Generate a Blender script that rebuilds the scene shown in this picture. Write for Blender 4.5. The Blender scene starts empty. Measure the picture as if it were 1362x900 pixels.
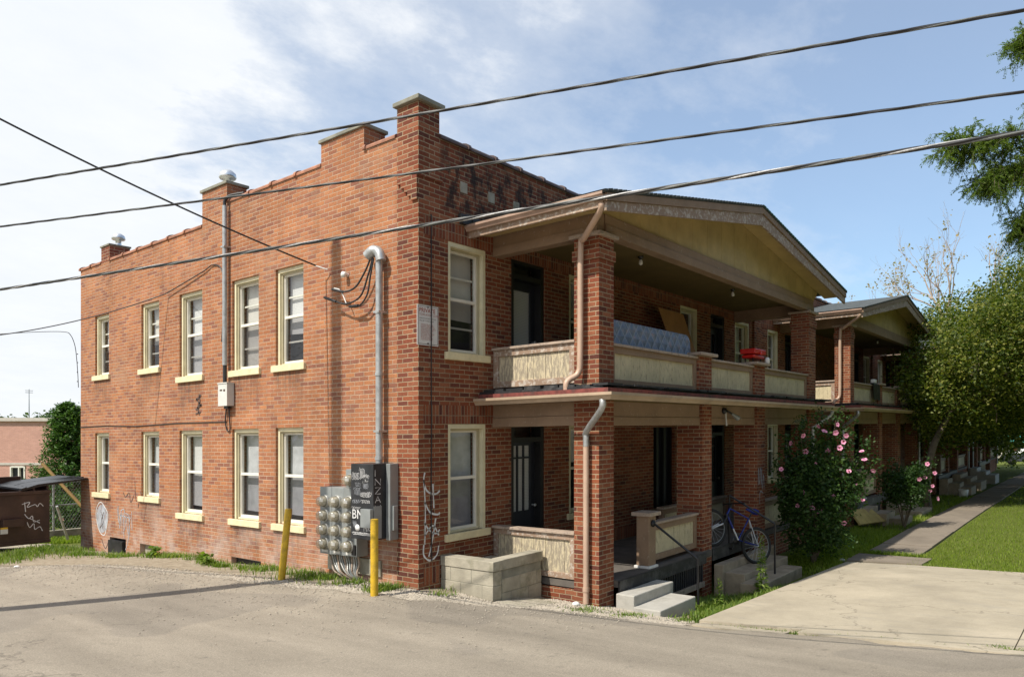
import bpy, math, random
import numpy as np
R = math.radians
random.seed(7); rng = np.random.default_rng(7)
scene = bpy.context.scene
COL = scene.collection
SA, SB = .0127, -.0115            # the site is a little out of level: the row climbs to the street and falls to the yard

# ------------------------------------------------------------------ materials
MATS = {}
def mat(name):
    m = bpy.data.materials.new(name); m.use_nodes = True
    MATS[name] = m
    nt = m.node_tree
    return m, nt, nt.nodes['Principled BSDF'], nt.nodes['Material Output']
def N(nt, t, **k):
    n = nt.nodes.new(t)
    for a, v in k.items(): setattr(n, a, v)
    return n
def mth(nt, op, a, b=None, c=None):
    n = N(nt, 'ShaderNodeMath', operation=op)
    for i, v in enumerate((a, b, c)):
        if v is None: continue
        if isinstance(v, (int, float)): n.inputs[i].default_value = v
        else: nt.links.new(v, n.inputs[i])
    return n.outputs[0]
def noise(nt, vec, scale, detail=4, rough=.55):
    n = N(nt, 'ShaderNodeTexNoise'); n.inputs['Scale'].default_value = scale
    n.inputs['Detail'].default_value = detail; n.inputs['Roughness'].default_value = rough
    if vec is not None: nt.links.new(vec, n.inputs['Vector'])
    return n.outputs['Fac']
def ramp(nt, fac, stops, interp='LINEAR'):
    n = N(nt, 'ShaderNodeValToRGB'); cr = n.color_ramp; cr.interpolation = interp
    while len(cr.elements) < len(stops): cr.elements.new(.5)
    for e, (p, c) in zip(cr.elements, stops):
        e.position = p; e.color = (*c, 1) if len(c) == 3 else c
    nt.links.new(fac, n.inputs[0]); return n.outputs[0]
def g(v): return (v, v, v)
def mixc(nt, fac, a, b, blend='MIX'):
    n = N(nt, 'ShaderNodeMix', data_type='RGBA', blend_type=blend)
    for sock, v in ((n.inputs[0], fac), (n.inputs[6], a), (n.inputs[7], b)):
        if isinstance(v, (int, float)): sock.default_value = v
        elif isinstance(v, tuple): sock.default_value = (*v, 1)
        else: nt.links.new(v, sock)
    return n.outputs[2]
def bump(nt, h, strength, dist, bs):
    b = N(nt, 'ShaderNodeBump'); b.inputs['Strength'].default_value = strength
    b.inputs['Distance'].default_value = dist
    nt.links.new(h, b.inputs['Height']); nt.links.new(b.outputs[0], bs.inputs['Normal']); return b
def coords(nt, kind='Object'):
    return N(nt, 'ShaderNodeTexCoord').outputs[kind]

def simple(name, col, rough=.6, var=.15, scale=6, metal=0., b=0., bscale=40, spec=.5, dirt=0., dirtcol=(.12,.1,.08)):
    m, nt, bs, out = mat(name)
    co = coords(nt)
    f = noise(nt, co, scale, 5)
    c = ramp(nt, f, [(.3, tuple(x*(1-var) for x in col)), (.7, tuple(min(1, x*(1+var)) for x in col))])
    if dirt:
        d = ramp(nt, noise(nt, co, scale*.6, 6, .7), [(.5, g(0)), (.72, g(dirt))])
        c = mixc(nt, d, c, dirtcol)
    nt.links.new(c, bs.inputs['Base Color'])
    bs.inputs['Roughness'].default_value = rough; bs.inputs['Metallic'].default_value = metal
    bs.inputs['Specular IOR Level'].default_value = spec
    if b: bump(nt, noise(nt, co, bscale, 4), b, .01, bs)
    return m

def brick(name, cols, mortar, bw=.213, bh=.0677, mw=.010, bond=.5, stain=None, eff=0, wear=.0, mvar=.3, weather=False):
    m, nt, bs, out = mat(name)
    uv = N(nt, 'ShaderNodeUVMap'); sep = N(nt, 'ShaderNodeSeparateXYZ'); nt.links.new(uv.outputs[0], sep.inputs[0])
    nz = N(nt, 'ShaderNodeTexNoise'); nz.inputs['Scale'].default_value = 14; nz.inputs['Detail'].default_value = 4
    nt.links.new(uv.outputs[0], nz.inputs['Vector'])
    ns = N(nt, 'ShaderNodeSeparateColor'); nt.links.new(nz.outputs['Color'], ns.inputs[0])
    u = mth(nt, 'MULTIPLY_ADD', mth(nt, 'SUBTRACT', ns.outputs[0], .5), .012, sep.outputs[0])
    v = mth(nt, 'MULTIPLY_ADD', mth(nt, 'SUBTRACT', ns.outputs[1], .5), .009, sep.outputs[1])
    vr = mth(nt, 'DIVIDE', v, bh); row = mth(nt, 'FLOOR', vr)
    odd = mth(nt, 'FLOORED_MODULO', row, 2.)
    ur = mth(nt, 'ADD', mth(nt, 'DIVIDE', u, bw), mth(nt, 'MULTIPLY', odd, bond))
    col = mth(nt, 'FLOOR', ur)
    fu = mth(nt, 'FRACT', ur); fv = mth(nt, 'FRACT', vr)
    du = mth(nt, 'MULTIPLY', mth(nt, 'MINIMUM', fu, mth(nt, 'SUBTRACT', 1., fu)), bw)
    dv = mth(nt, 'MULTIPLY', mth(nt, 'MINIMUM', fv, mth(nt, 'SUBTRACT', 1., fv)), bh)
    d = mth(nt, 'MINIMUM', du, dv)
    fine = noise(nt, uv.outputs[0], 60, 3)
    half = mth(nt, 'MULTIPLY_ADD', mth(nt, 'SUBTRACT', fine, .5), .006, mw*.5)
    mk = N(nt, 'ShaderNodeMapRange'); mk.interpolation_type = 'SMOOTHSTEP'
    nt.links.new(d, mk.inputs[0]); nt.links.new(mth(nt, 'SUBTRACT', half, .0025), mk.inputs[1]); nt.links.new(mth(nt, 'ADD', half, .0025), mk.inputs[2])
    isb = mk.outputs[0]
    cmb = N(nt, 'ShaderNodeCombineXYZ'); nt.links.new(col, cmb.inputs[0]); nt.links.new(row, cmb.inputs[1])
    wn = N(nt, 'ShaderNodeTexWhiteNoise', noise_dimensions='2D'); nt.links.new(cmb.outputs[0], wn.inputs['Vector'])
    n = len(cols)
    bc = ramp(nt, wn.outputs['Value'], [((i+.0)/n, c) for i, c in enumerate(cols)], 'LINEAR')
    grain = noise(nt, uv.outputs[0], 45, 5, .7)
    bc = mixc(nt, 1., bc, ramp(nt, grain, [(.3, g(.72)), (.7, g(1.22))]), 'MULTIPLY')
    big = noise(nt, uv.outputs[0], .55, 5, .6)
    bc = mixc(nt, 1., bc, ramp(nt, big, [(.3, g(1-wear)), (.7, g(1+wear))]), 'MULTIPLY')
    mc = mixc(nt, 1., mortar, ramp(nt, noise(nt, uv.outputs[0], 2.2, 5, .65), [(.3, g(1-mvar)), (.7, g(1+mvar))]), 'MULTIPLY')
    c = mixc(nt, isb, mc, bc)
    if weather:
        ms = N(nt, 'ShaderNodeMapping'); ms.inputs['Scale'].default_value = (2.4, .38, 1); nt.links.new(uv.outputs[0], ms.inputs[0])
        c = mixc(nt, ramp(nt, noise(nt, ms.outputs[0], 1.5, 7, .7), [(.50, g(0)), (.75, g(.38))]), c, (.13,.07,.045))
        c = mixc(nt, ramp(nt, noise(nt, uv.outputs[0], .9, 7, .72), [(.54, g(0)), (.70, g(.30))]), c, (.42,.30,.21))
        for (ua, ub, vt) in STREAKS:      # rain streaks under the sills
            d1 = mth(nt, 'SUBTRACT', mth(nt, 'ABSOLUTE', mth(nt, 'SUBTRACT', sep.outputs[0], (ua+ub)/2)), (ub-ua)/2+.03)
            a1 = N(nt, 'ShaderNodeMapRange'); nt.links.new(d1, a1.inputs[0]); a1.inputs[1].default_value = .05; a1.inputs[2].default_value = -.08
            a2 = N(nt, 'ShaderNodeMapRange'); nt.links.new(sep.outputs[1], a2.inputs[0]); a2.inputs[1].default_value = vt-.75; a2.inputs[2].default_value = vt
            up = mth(nt, 'LESS_THAN', sep.outputs[1], vt)
            k_ = mth(nt, 'MULTIPLY', mth(nt, 'MULTIPLY', a1.outputs[0], a2.outputs[0]), up)
            m3 = N(nt, 'ShaderNodeMapping'); m3.inputs['Scale'].default_value = (9, .8, 1); nt.links.new(uv.outputs[0], m3.inputs[0])
            c = mixc(nt, mth(nt, 'MULTIPLY', k_, ramp(nt, noise(nt, m3.outputs[0], 1.7, 4), [(.35, g(.1)), (.65, g(.75))])), c, (.10,.065,.05))
    # smears of mortar over brick faces
    sm = ramp(nt, noise(nt, uv.outputs[0], 7, 6, .75), [(.6, g(0)), (.8, g(.4))])
    c = mixc(nt, sm, c, mortar)
    if eff:      # whitish salts near the ground
        lo = N(nt, 'ShaderNodeMapRange'); nt.links.new(sep.outputs[1], lo.inputs[0])
        lo.inputs[1].default_value = 1.1; lo.inputs[2].default_value = -.1; lo.inputs[3].default_value = 0; lo.inputs[4].default_value = 1
        e = mth(nt, 'MULTIPLY', lo.outputs[0], ramp(nt, noise(nt, uv.outputs[0], 1.6, 6, .7), [(.42, g(0)), (.7, g(eff))]))
        c = mixc(nt, e, c, (.52, .42, .36))
    if stain:    # soot blotches in a band (v0, v1), u below umax
        v0, v1, um = stain
        a = N(nt, 'ShaderNodeMapRange'); nt.links.new(sep.outputs[1], a.inputs[0]); a.inputs[1].default_value = v0; a.inputs[2].default_value = v0+.35
        b2 = N(nt, 'ShaderNodeMapRange'); nt.links.new(sep.outputs[1], b2.inputs[0]); b2.inputs[1].default_value = v1; b2.inputs[2].default_value = v1-.25
        um_ = N(nt, 'ShaderNodeMapRange'); nt.links.new(sep.outputs[0], um_.inputs[0]); um_.inputs[1].default_value = .35; um_.inputs[2].default_value = .6
        mp = N(nt, 'ShaderNodeMapping'); mp.inputs['Scale'].default_value = (2.6, 1.2, 1); nt.links.new(uv.outputs[0], mp.inputs[0])
        s = mth(nt, 'MULTIPLY', mth(nt, 'MULTIPLY', a.outputs[0], b2.outputs[0]), um_.outputs[0])
        s = mth(nt, 'MULTIPLY', s, ramp(nt, noise(nt, mp.outputs[0], 1.9, 6, .75), [(.45, g(0)), (.58, g(.9))]))
        c = mixc(nt, s, c, (.022, .018, .018))
    nt.links.new(c, bs.inputs['Base Color'])
    bs.inputs['Roughness'].default_value = .88; bs.inputs['Specular IOR Level'].default_value = .25
    h = mth(nt, 'MULTIPLY_ADD', grain, .35, isb)
    bump(nt, h, .55, .008, bs)
    return m

STREAKS = [(9.92,10.65,3.51),(7.58,8.36,3.51),(5.87,6.74,3.25),(3.97,4.82,3.25),(2.68,3.46,3.25),(9.92,10.65,.84),(7.58,8.36,.84),(5.87,6.74,.58),(3.97,4.82,.58),(2.68,3.46,.58)]
OR = [(.37,.150,.070),(.41,.175,.084),(.335,.132,.063),(.385,.158,.070),(.35,.148,.079),(.285,.115,.066),(.43,.185,.083),(.345,.134,.062),(.39,.168,.090),(.26,.107,.068)]
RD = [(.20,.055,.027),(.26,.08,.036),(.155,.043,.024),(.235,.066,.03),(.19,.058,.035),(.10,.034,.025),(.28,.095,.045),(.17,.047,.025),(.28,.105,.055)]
brick('brick_common', OR, (.43,.34,.245), wear=.20, eff=1., mw=.0095, weather=True)
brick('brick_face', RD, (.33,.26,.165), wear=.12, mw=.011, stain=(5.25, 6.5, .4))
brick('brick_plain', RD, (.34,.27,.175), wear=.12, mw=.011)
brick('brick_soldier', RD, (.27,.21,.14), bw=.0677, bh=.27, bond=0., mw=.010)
brick('brick_chimney', [(.22,.07,.04),(.27,.09,.05),(.17,.05,.035),(.25,.08,.04)], (.36,.29,.2), wear=.2)
brick('brick_distant', [(.58,.32,.25),(.62,.34,.27),(.55,.30,.24)], (.6,.4,.32), mw=.012)

def paint(name, col, under, amount=.4, streak=True, rough=.65):
    m, nt, bs, out = mat(name)
    co = coords(nt); mp = N(nt, 'ShaderNodeMapping'); mp.inputs['Scale'].default_value = (13, 13, 3.2) if streak else (6, 6, 6)
    nt.links.new(co, mp.inputs[0])
    base = ramp(nt, noise(nt, co, 3, 5), [(.3, tuple(x*.85 for x in col)), (.7, tuple(x*1.1 for x in col))])
    a = ramp(nt, noise(nt, mp.outputs[0], 2.6, 7, .72), [(.66-amount*.3, g(0)), (.70-amount*.3+.04, g(1))])
    c = mixc(nt, mth(nt, 'MULTIPLY', a, .85), base, under)
    c = mixc(nt, ramp(nt, noise(nt, co, 1.1, 5, .7), [(.5, g(0)), (.8, g(.4))]), c, tuple(x*.45 for x in col))
    nt.links.new(c, bs.inputs['Base Color']); bs.inputs['Roughness'].default_value = rough
    bs.inputs['Specular IOR Level'].default_value = .3
    bump(nt, mth(nt, 'SUBTRACT', noise(nt, mp.outputs[0], 9, 4), a), .4, .006, bs)
    return m
paint('cream_panel', (.60,.52,.34), (.30,.25,.18), .38)
paint('cream_panel_peeling', (.58,.50,.34), (.30,.255,.20), .70)
paint('cream_board', (.50,.38,.18), (.33,.25,.12), .12)
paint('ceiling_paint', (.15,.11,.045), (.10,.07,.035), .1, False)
paint('taupe_paint', (.28,.19,.125), (.42,.36,.30), .22, False)
paint('taupe_worn', (.33,.23,.165), (.56,.50,.43), .52, False)
paint('cap_rail_paint', (.42,.33,.26), (.26,.21,.18), .45, False)
simple('cream_trim', (.72,.66,.45), .5, .1, 5, dirt=.25, dirtcol=(.42,.36,.24))
simple('sill_paint', (.74,.66,.42), .55, .1, 7, dirt=.35, dirtcol=(.42,.34,.22))
simple('white_sash', (.78,.75,.66), .45, .06, 5)
simple('jamb_tan', (.46,.41,.27), .55, .1, 5)
simple('dark_door', (.018,.02,.028), .35, .2)
simple('black_frame', (.012,.012,.013), .5, .2)
simple('concrete_cap', (.24,.235,.19), .85, .25, 5, b=.4, dirt=.4, dirtcol=(.1,.1,.08))
simple('terracotta_tile', (.34,.15,.085), .6, .35, 4, b=.2, dirt=.6, dirtcol=(.1,.06,.05))
simple('dark_tile', (.09,.06,.055), .5, .35, 4, dirt=.4, dirtcol=(.3,.24,.2))
simple('terra_gutter', (.36,.24,.18), .55, .2, 3, dirt=.5, dirtcol=(.5,.42,.33))
simple('gutter_paint', (.42,.315,.22), .5, .2, 2, dirt=.5, dirtcol=(.2,.15,.11))
simple('downspout_paint', (.5,.35,.26), .45, .12, 3, dirt=.3, dirtcol=(.33,.22,.17))
simple('galvanised', (.42,.43,.43), .42, .2, 12, metal=.55, dirt=.3, dirtcol=(.3,.28,.25))
simple('grey_enamel', (.26,.28,.28), .45, .12, 4, metal=.2, dirt=.3, dirtcol=(.16,.14,.12))
simple('pale_enamel', (.62,.62,.58), .5, .08, 4, dirt=.2, dirtcol=(.4,.33,.26))
simple('bright_metal', (.75,.76,.77), .3, .1, 6, metal=.8)
simple('black_metal', (.012,.012,.014), .4, .2)
simple('black_enamel', (.016,.017,.02), .5, .4, 6, dirt=.4, dirtcol=(.06,.06,.065))
simple('membrane_black', (.018,.018,.02), .55, .3, 6, b=.4, dirt=.25, dirtcol=(.35,.34,.33))
simple('membrane_red', (.20,.05,.04), .7, .4, 9, dirt=1., dirtcol=(.07,.045,.04))
simple('shingle', (.06,.07,.07), .85, .4, 9, b=.5, dirt=.4, dirtcol=(.12,.11,.1))
simple('roof_edge_green', (.03,.11,.09), .6, .3)
simple('flat_roof', (.08,.08,.08), .9, .2)
simple('porch_floor', (.13,.115,.10), .8, .3, 3, b=.2, dirt=.5, dirtcol=(.06,.055,.05))
simple('step_concrete_new', (.42,.405,.365), .85, .12, 4, b=.4, bscale=50, dirt=.6, dirtcol=(.24,.225,.19))
simple('step_concrete_old', (.34,.28,.205), .9, .22, 4, b=.5, dirt=.45, dirtcol=(.11,.09,.065))
simple('block_concrete', (.36,.33,.26), .9, .3, 3, b=.8, bscale=50, dirt=.85, dirtcol=(.11,.11,.06))
simple('glass_clear', (.9,.9,.9), .1)
simple('yellow_paint', (.60,.38,.02), .5, .15, 9, b=.3, dirt=.8, dirtcol=(.20,.12,.04))
simple('lumber', (.55,.36,.14), .7, .15, 8)
simple('plywood', (.40,.20,.075), .75, .12, 4)
simple('cable_black', (.02,.02,.022), .45, .3, 20)
simple('cable_silver', (.40,.40,.40), .45, .35, 60, metal=.3)
simple('cable_grey', (.14,.15,.145), .5, .3, 60)
simple('bin_brown', (.055,.028,.02), .5, .35, 3, dirt=.5, dirtcol=(.12,.07,.05))
simple('bin_lid', (.012,.013,.016), .4, .2)
simple('chalk_white', (.68,.68,.68), .8, .15)
simple('chalk_grey', (.42,.44,.48), .8, .3)
simple('chalk_dark', (.09,.06,.05), .8, .3)
simple('sign_white', (.72,.70,.68), .4, .05)
simple('sign_red', (.38,.10,.07), .6, .1)
simple('blue_paint', (.008,.022,.20), .25, .1)
simple('silver_paint', (.6,.62,.66), .3, .1, metal=.4)
simple('tyre_rubber', (.015,.015,.016), .8, .2)
simple('red_plastic', (.50,.012,.008), .35, .15)
simple('white_plastic', (.75,.75,.72), .4, .05)
simple('meter_base', (.36,.36,.34), .4, .15, metal=.3)
simple('meter_dial', (.35,.32,.24), .4, .25, 30)
simple('bark', (.11,.085,.06), .95, .4, 9, b=.8, bscale=25)
simple('bark_dark', (.035,.028,.022), .95, .4, 9, b=.8, bscale=25)
simple('bark_pale', (.42,.34,.27), .9, .25, 6)
simple('pole_wood', (.12,.09,.065), .9, .3, 5, b=.4)
simple('stucco_pale', (.55,.50,.44), .8, .1)
simple('car_grey', (.05,.055,.065), .3, .1)
simple('teal_awning', (.02,.19,.16), .6, .1)
simple('board_yellow', (.42,.33,.12), .8, .2, 5, dirt=.4, dirtcol=(.25,.19,.08))
simple('rock', (.35,.33,.29), .9, .3, 30)
simple('gravel_stone', (.40,.355,.29), .9, .35, 25)

# window glass: mostly clear, reflects the sky
def glass(name, tint, refl, dark):
    m, nt, bs, out = mat(name)
    nt.nodes.remove(bs)
    tr = N(nt, 'ShaderNodeBsdfTransparent'); tr.inputs[0].default_value = (*tint, 1)
    gl = N(nt, 'ShaderNodeBsdfGlossy'); gl.inputs['Roughness'].default_value = .03
    bn = N(nt, 'ShaderNodeBump'); bn.inputs['Strength'].default_value = .08; bn.inputs['Distance'].default_value = .05
    nt.links.new(noise(nt, coords(nt), 2.5, 2), bn.inputs['Height']); nt.links.new(bn.outputs[0], gl.inputs['Normal'])
    lw = N(nt, 'ShaderNodeLayerWeight'); lw.inputs[0].default_value = .5
    fr_ = mth(nt, 'MULTIPLY_ADD', mth(nt, 'POWER', lw.outputs['Facing'], 3.5), refl, .06)
    mx = N(nt, 'ShaderNodeMixShader'); nt.links.new(fr_, mx.inputs[0])
    nt.links.new(tr.outputs[0], mx.inputs[1]); nt.links.new(gl.outputs[0], mx.inputs[2])
    df = N(nt, 'ShaderNodeBsdfDiffuse'); df.inputs[0].default_value = (.06, .06, .065, 1)
    m2 = N(nt, 'ShaderNodeMixShader'); m2.inputs[0].default_value = dark
    nt.links.new(mx.outputs[0], m2.inputs[1]); nt.links.new(df.outputs[0], m2.inputs[2])
    nt.links.new(m2.outputs[0], out.inputs[0])
glass('window_glass', (.92, .94, .94), .7, 0.)
glass('screened_glass', (.82, .83, .85), .5, .20)
m, nt, bs, out = mat('blind')
co = coords(nt); sp = N(nt, 'ShaderNodeSeparateXYZ'); nt.links.new(co, sp.inputs[0])
fz = mth(nt, 'FRACT', mth(nt, 'DIVIDE', sp.outputs[2], .026))
c = ramp(nt, fz, [(.0, (.40,.39,.40)), (.25, (.66,.65,.64)), (.9, (.70,.69,.68))])
nt.links.new(c, bs.inputs['Base Color']); bs.inputs['Roughness'].default_value = .7
simple('sheer', (.50,.50,.52), .8, .2, 4)
simple('blind_warm', (.58,.55,.50), .8, .1, 4)
simple('curtain_lilac', (.36,.32,.36), .8, .25, 3)
# meter dome glass
m, nt, bs, out = mat('meter_glass'); nt.nodes.remove(bs)
tr = N(nt, 'ShaderNodeBsdfTransparent'); gl = N(nt, 'ShaderNodeBsdfGlossy'); gl.inputs['Roughness'].default_value = .12
df = N(nt, 'ShaderNodeBsdfDiffuse'); df.inputs[0].default_value = (.36, .33, .25, 1)
mx = N(nt, 'ShaderNodeMixShader'); mx.inputs[0].default_value = .32; nt.links.new(tr.outputs[0], mx.inputs[1]); nt.links.new(df.outputs[0], mx.inputs[2])
mx2 = N(nt, 'ShaderNodeMixShader'); mx2.inputs[0].default_value = .14; nt.links.new(mx.outputs[0], mx2.inputs[1]); nt.links.new(gl.outputs[0], mx2.inputs[2])
nt.links.new(mx2.outputs[0], out.inputs[0])
# quilted mattress ticking
m, nt, bs, out = mat('ticking')
uv = N(nt, 'ShaderNodeUVMap'); sp = N(nt, 'ShaderNodeSeparateXYZ'); nt.links.new(uv.outputs[0], sp.inputs[0])
a = mth(nt, 'DIVIDE', mth(nt, 'ADD', sp.outputs[0], mth(nt, 'MULTIPLY', sp.outputs[1], .9)), .24)
b_ = mth(nt, 'DIVIDE', mth(nt, 'SUBTRACT', sp.outputs[0], mth(nt, 'MULTIPLY', sp.outputs[1], .9)), .24)
def tri(x): return mth(nt, 'ABSOLUTE', mth(nt, 'SUBTRACT', mth(nt, 'FRACT', x), .5))
dd = mth(nt, 'MINIMUM', tri(a), tri(b_))
line = ramp(nt, dd, [(.03, g(1)), (.07, g(0))])
blue = ramp(nt, noise(nt, uv.outputs[0], 9, 4), [(.35, (.11,.15,.23)), (.55, (.16,.205,.29)), (.66, (.26,.22,.27))])
c = mixc(nt, line, blue, (.24,.28,.36))
nt.links.new(c, bs.inputs['Base Color']); bs.inputs['Roughness'].default_value = .6
bump(nt, dd, .8, .08, bs)

def leafmat(name, stops, trans=.45, rough=.5, scale=1.1):
    m, nt, bs, out = mat(name)
    gm = N(nt, 'ShaderNodeNewGeometry')
    f = mth(nt, 'ADD', mth(nt, 'MULTIPLY', gm.outputs['Random Per Island'], .55), mth(nt, 'MULTIPLY', noise(nt, coords(nt), scale, 3), .45))
    c = ramp(nt, f, stops)
    nt.links.new(c, bs.inputs['Base Color']); bs.inputs['Roughness'].default_value = rough
    bs.inputs['Specular IOR Level'].default_value = .25
    tl = N(nt, 'ShaderNodeBsdfTranslucent')
    nt.links.new(mixc(nt, 1., c, (1.5, 1.7, .6), 'MULTIPLY'), tl.inputs[0])
    mx = N(nt, 'ShaderNodeMixShader'); mx.inputs[0].default_value = trans
    nt.links.new(bs.outputs[0], mx.inputs[1]); nt.links.new(tl.outputs[0], mx.inputs[2]); nt.links.new(mx.outputs[0], out.inputs[0])
leafmat('leaf_elm', [(.25, (.03,.055,.01)), (.42, (.07,.105,.016)), (.6, (.15,.18,.032)), (.85, (.28,.26,.065))], .35, .5, .6)
leafmat('leaf_locust', [(.2, (.06,.11,.025)), (.6, (.12,.17,.04)), (.9, (.19,.23,.06))])
leafmat('leaf_mallow', [(.2, (.018,.045,.012)), (.6, (.04,.085,.02)), (.9, (.08,.13,.03))], .3)
leafmat('leaf_conifer', [(.2, (.03,.08,.015)), (.6, (.07,.15,.025)), (.9, (.13,.22,.04))], .2)
leafmat('leaf_yellow', [(.2, (.25,.18,.05)), (.6, (.38,.27,.09)), (.9, (.30,.33,.10))])
leafmat('leaf_weed', [(.2, (.08,.14,.02)), (.6, (.15,.23,.035)), (.9, (.32,.33,.09))], .35)
leafmat('grass_blade', [(.2, (.12,.18,.02)), (.6, (.20,.28,.03)), (.9, (.34,.36,.08))], .4)
leafmat('leaf_far', [(.2, (.07,.11,.05)), (.8, (.12,.17,.07))], .2)
simple('petal_pink', (.72,.30,.46), .6, .2, 20)
simple('petal_heart', (.45,.02,.09), .6, .2)

# ground materials
def ground_mat():
    m, nt, bs, out = mat('ground_soil')
    co = coords(nt); 
    soil = ramp(nt, noise(nt, co, 9, 8, .75), [(.3, (.20,.165,.12)), (.5, (.30,.255,.19)), (.7, (.42,.37,.29))])
    gr = ramp(nt, noise(nt, co, 30, 5), [(.3, (.06,.08,.02)), (.7, (.16,.19,.04))])
    sp = N(nt, 'ShaderNodeSeparateXYZ'); nt.links.new(co, sp.inputs[0])
    # lawn east of the porch fronts, dirt near the alley
    a = N(nt, 'ShaderNodeMapRange'); nt.links.new(sp.outputs[0], a.inputs[0]); a.inputs[1].default_value = 2.4; a.inputs[2].default_value = 3.2
    b = N(nt, 'ShaderNodeMapRange'); nt.links.new(sp.outputs[1], b.inputs[0]); b.inputs[1].default_value = 12.2; b.inputs[2].default_value = 14
    k = mth(nt, 'MAXIMUM', a.outputs[0], b.outputs[0])
    k = mth(nt, 'MULTIPLY', k, ramp(nt, noise(nt, co, 1.3, 6, .7), [(.2, g(0)), (.36, g(1))]))
    nt.links.new(mixc(nt, k, soil, gr), bs.inputs['Base Color'])
    bs.inputs['Roughness'].default_value = .95; bs.inputs['Specular IOR Level'].default_value = .1
    bump(nt, noise(nt, co, 35, 6, .7), .6, .03, bs)
ground_mat()
def asphalt():
    m, nt, bs, out = mat('worn_asphalt')
    co = coords(nt)
    fine = noise(nt, co, 75, 5, .85)
    c = ramp(nt, fine, [(.28, (.175,.152,.122)), (.5, (.305,.268,.215)), (.72, (.49,.435,.355))])
    mp = N(nt, 'ShaderNodeMapping'); mp.inputs['Scale'].default_value = (1., .18, 1); nt.links.new(co, mp.inputs[0])
    wheel = noise(nt, mp.outputs[0], 1.2, 5, .6)
    c = mixc(nt, 1., c, ramp(nt, wheel, [(.3, g(.78)), (.7, g(1.14))]), 'MULTIPLY')
    c = mixc(nt, 1., c, ramp(nt, noise(nt, co, .7, 6, .7), [(.3, g(.86)), (.7, g(1.1))]), 'MULTIPLY')
    spots = ramp(nt, noise(nt, co, 2.3, 3, .5), [(.70, g(0)), (.76, g(.6))])
    c = mixc(nt, spots, c, (.06,.055,.05))
    vo = N(nt, 'ShaderNodeTexVoronoi', feature='DISTANCE_TO_EDGE'); vo.inputs['Scale'].default_value = .45
    wv = N(nt, 'ShaderNodeVectorMath', operation='ADD'); nt.links.new(co, wv.inputs[0])
    nn = N(nt, 'ShaderNodeTexNoise'); nn.inputs['Scale'].default_value = 2.5; nn.inputs['Detail'].default_value = 6; nt.links.new(co, nn.inputs[0]); nt.links.new(nn.outputs['Color'], wv.inputs[1])
    nt.links.new(wv.outputs[0], vo.inputs['Vector'])
    cr = ramp(nt, vo.outputs['Distance'], [(.0, g(.5)), (.008, g(0))])
    cr = mth(nt, 'MULTIPLY', cr, ramp(nt, noise(nt, co, .5, 3), [(.5, g(0)), (.62, g(1))]))
    c = mixc(nt, cr, c, (.07,.06,.05))
    pt = ramp(nt, noise(nt, co, .33, 2, .4), [(.545, g(0)), (.56, g(.55))])
    c = mixc(nt, pt, c, mixc(nt, 1., c, (.72,.73,.76), 'MULTIPLY'))
    c = mixc(nt, ramp(nt, noise(nt, co, 5.5, 7, .8), [(.57, g(0)), (.70, g(.6))]), c, (.12,.11,.095))
    vs = N(nt, 'ShaderNodeTexVoronoi'); vs.inputs['Scale'].default_value = 2.1; nt.links.new(co, vs.inputs['Vector'])
    pb = ramp(nt, vs.outputs['Distance'], [(.022, g(.9)), (.03, g(0))])
    c = mixc(nt, pb, c, (.06,.05,.045))
    nt.links.new(c, bs.inputs['Base Color']); bs.inputs['Roughness'].default_value = .9; bs.inputs['Specular IOR Level'].default_value = .2
    bump(nt, noise(nt, co, 110, 4, .8), .5, .012, bs)
asphalt()
def slabmat(name, col, dark=(.3,.28,.24)):
    m, nt, bs, out = mat(name)
    co = coords(nt)
    c = ramp(nt, noise(nt, co, 60, 5, .8), [(.25, tuple(x*.82 for x in col)), (.75, tuple(x*1.12 for x in col))])
    c = mixc(nt, 1., c, ramp(nt, noise(nt, co, .8, 6, .7), [(.3, g(.72)), (.7, g(1.1))]), 'MULTIPLY')
    mp = N(nt, 'ShaderNodeMapping'); mp.inputs['Scale'].default_value = (1.6, .35, 1); nt.links.new(co, mp.inputs[0])
    c = mixc(nt, ramp(nt, noise(nt, mp.outputs[0], 2.1, 6, .8), [(.54, g(0)), (.68, g(.55))]), c, dark)
    vs = N(nt, 'ShaderNodeTexVoronoi'); vs.inputs['Scale'].default_value = 1.1; nt.links.new(co, vs.inputs['Vector'])
    c = mixc(nt, ramp(nt, vs.outputs['Distance'], [(.025, g(.8)), (.04, g(0))]), c, (.16,.14,.12))
    vo = N(nt, 'ShaderNodeTexVoronoi', feature='DISTANCE_TO_EDGE'); vo.inputs['Scale'].default_value = .33
    wv = N(nt, 'ShaderNodeVectorMath', operation='ADD'); nt.links.new(co, wv.inputs[0])
    nn = N(nt, 'ShaderNodeTexNoise'); nn.inputs['Scale'].default_value = 3; nn.inputs['Detail'].default_value = 6; nt.links.new(co, nn.inputs[0]); nt.links.new(nn.outputs['Color'], wv.inputs[1])
    nt.links.new(wv.outputs[0], vo.inputs['Vector'])
    c = mixc(nt, ramp(nt, vo.outputs['Distance'], [(0, g(.8)), (.006, g(0))]), c, (.16,.14,.11))
    nt.links.new(c, bs.inputs['Base Color']); bs.inputs['Roughness'].default_value = .88; bs.inputs['Specular IOR Level'].default_value = .2
    bump(nt, noise(nt, co, 70, 5, .7), .35, .01, bs)
slabmat('drive_concrete', (.46,.405,.31)); slabmat('path_concrete', (.26,.22,.175), (.16,.135,.11))

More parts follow.
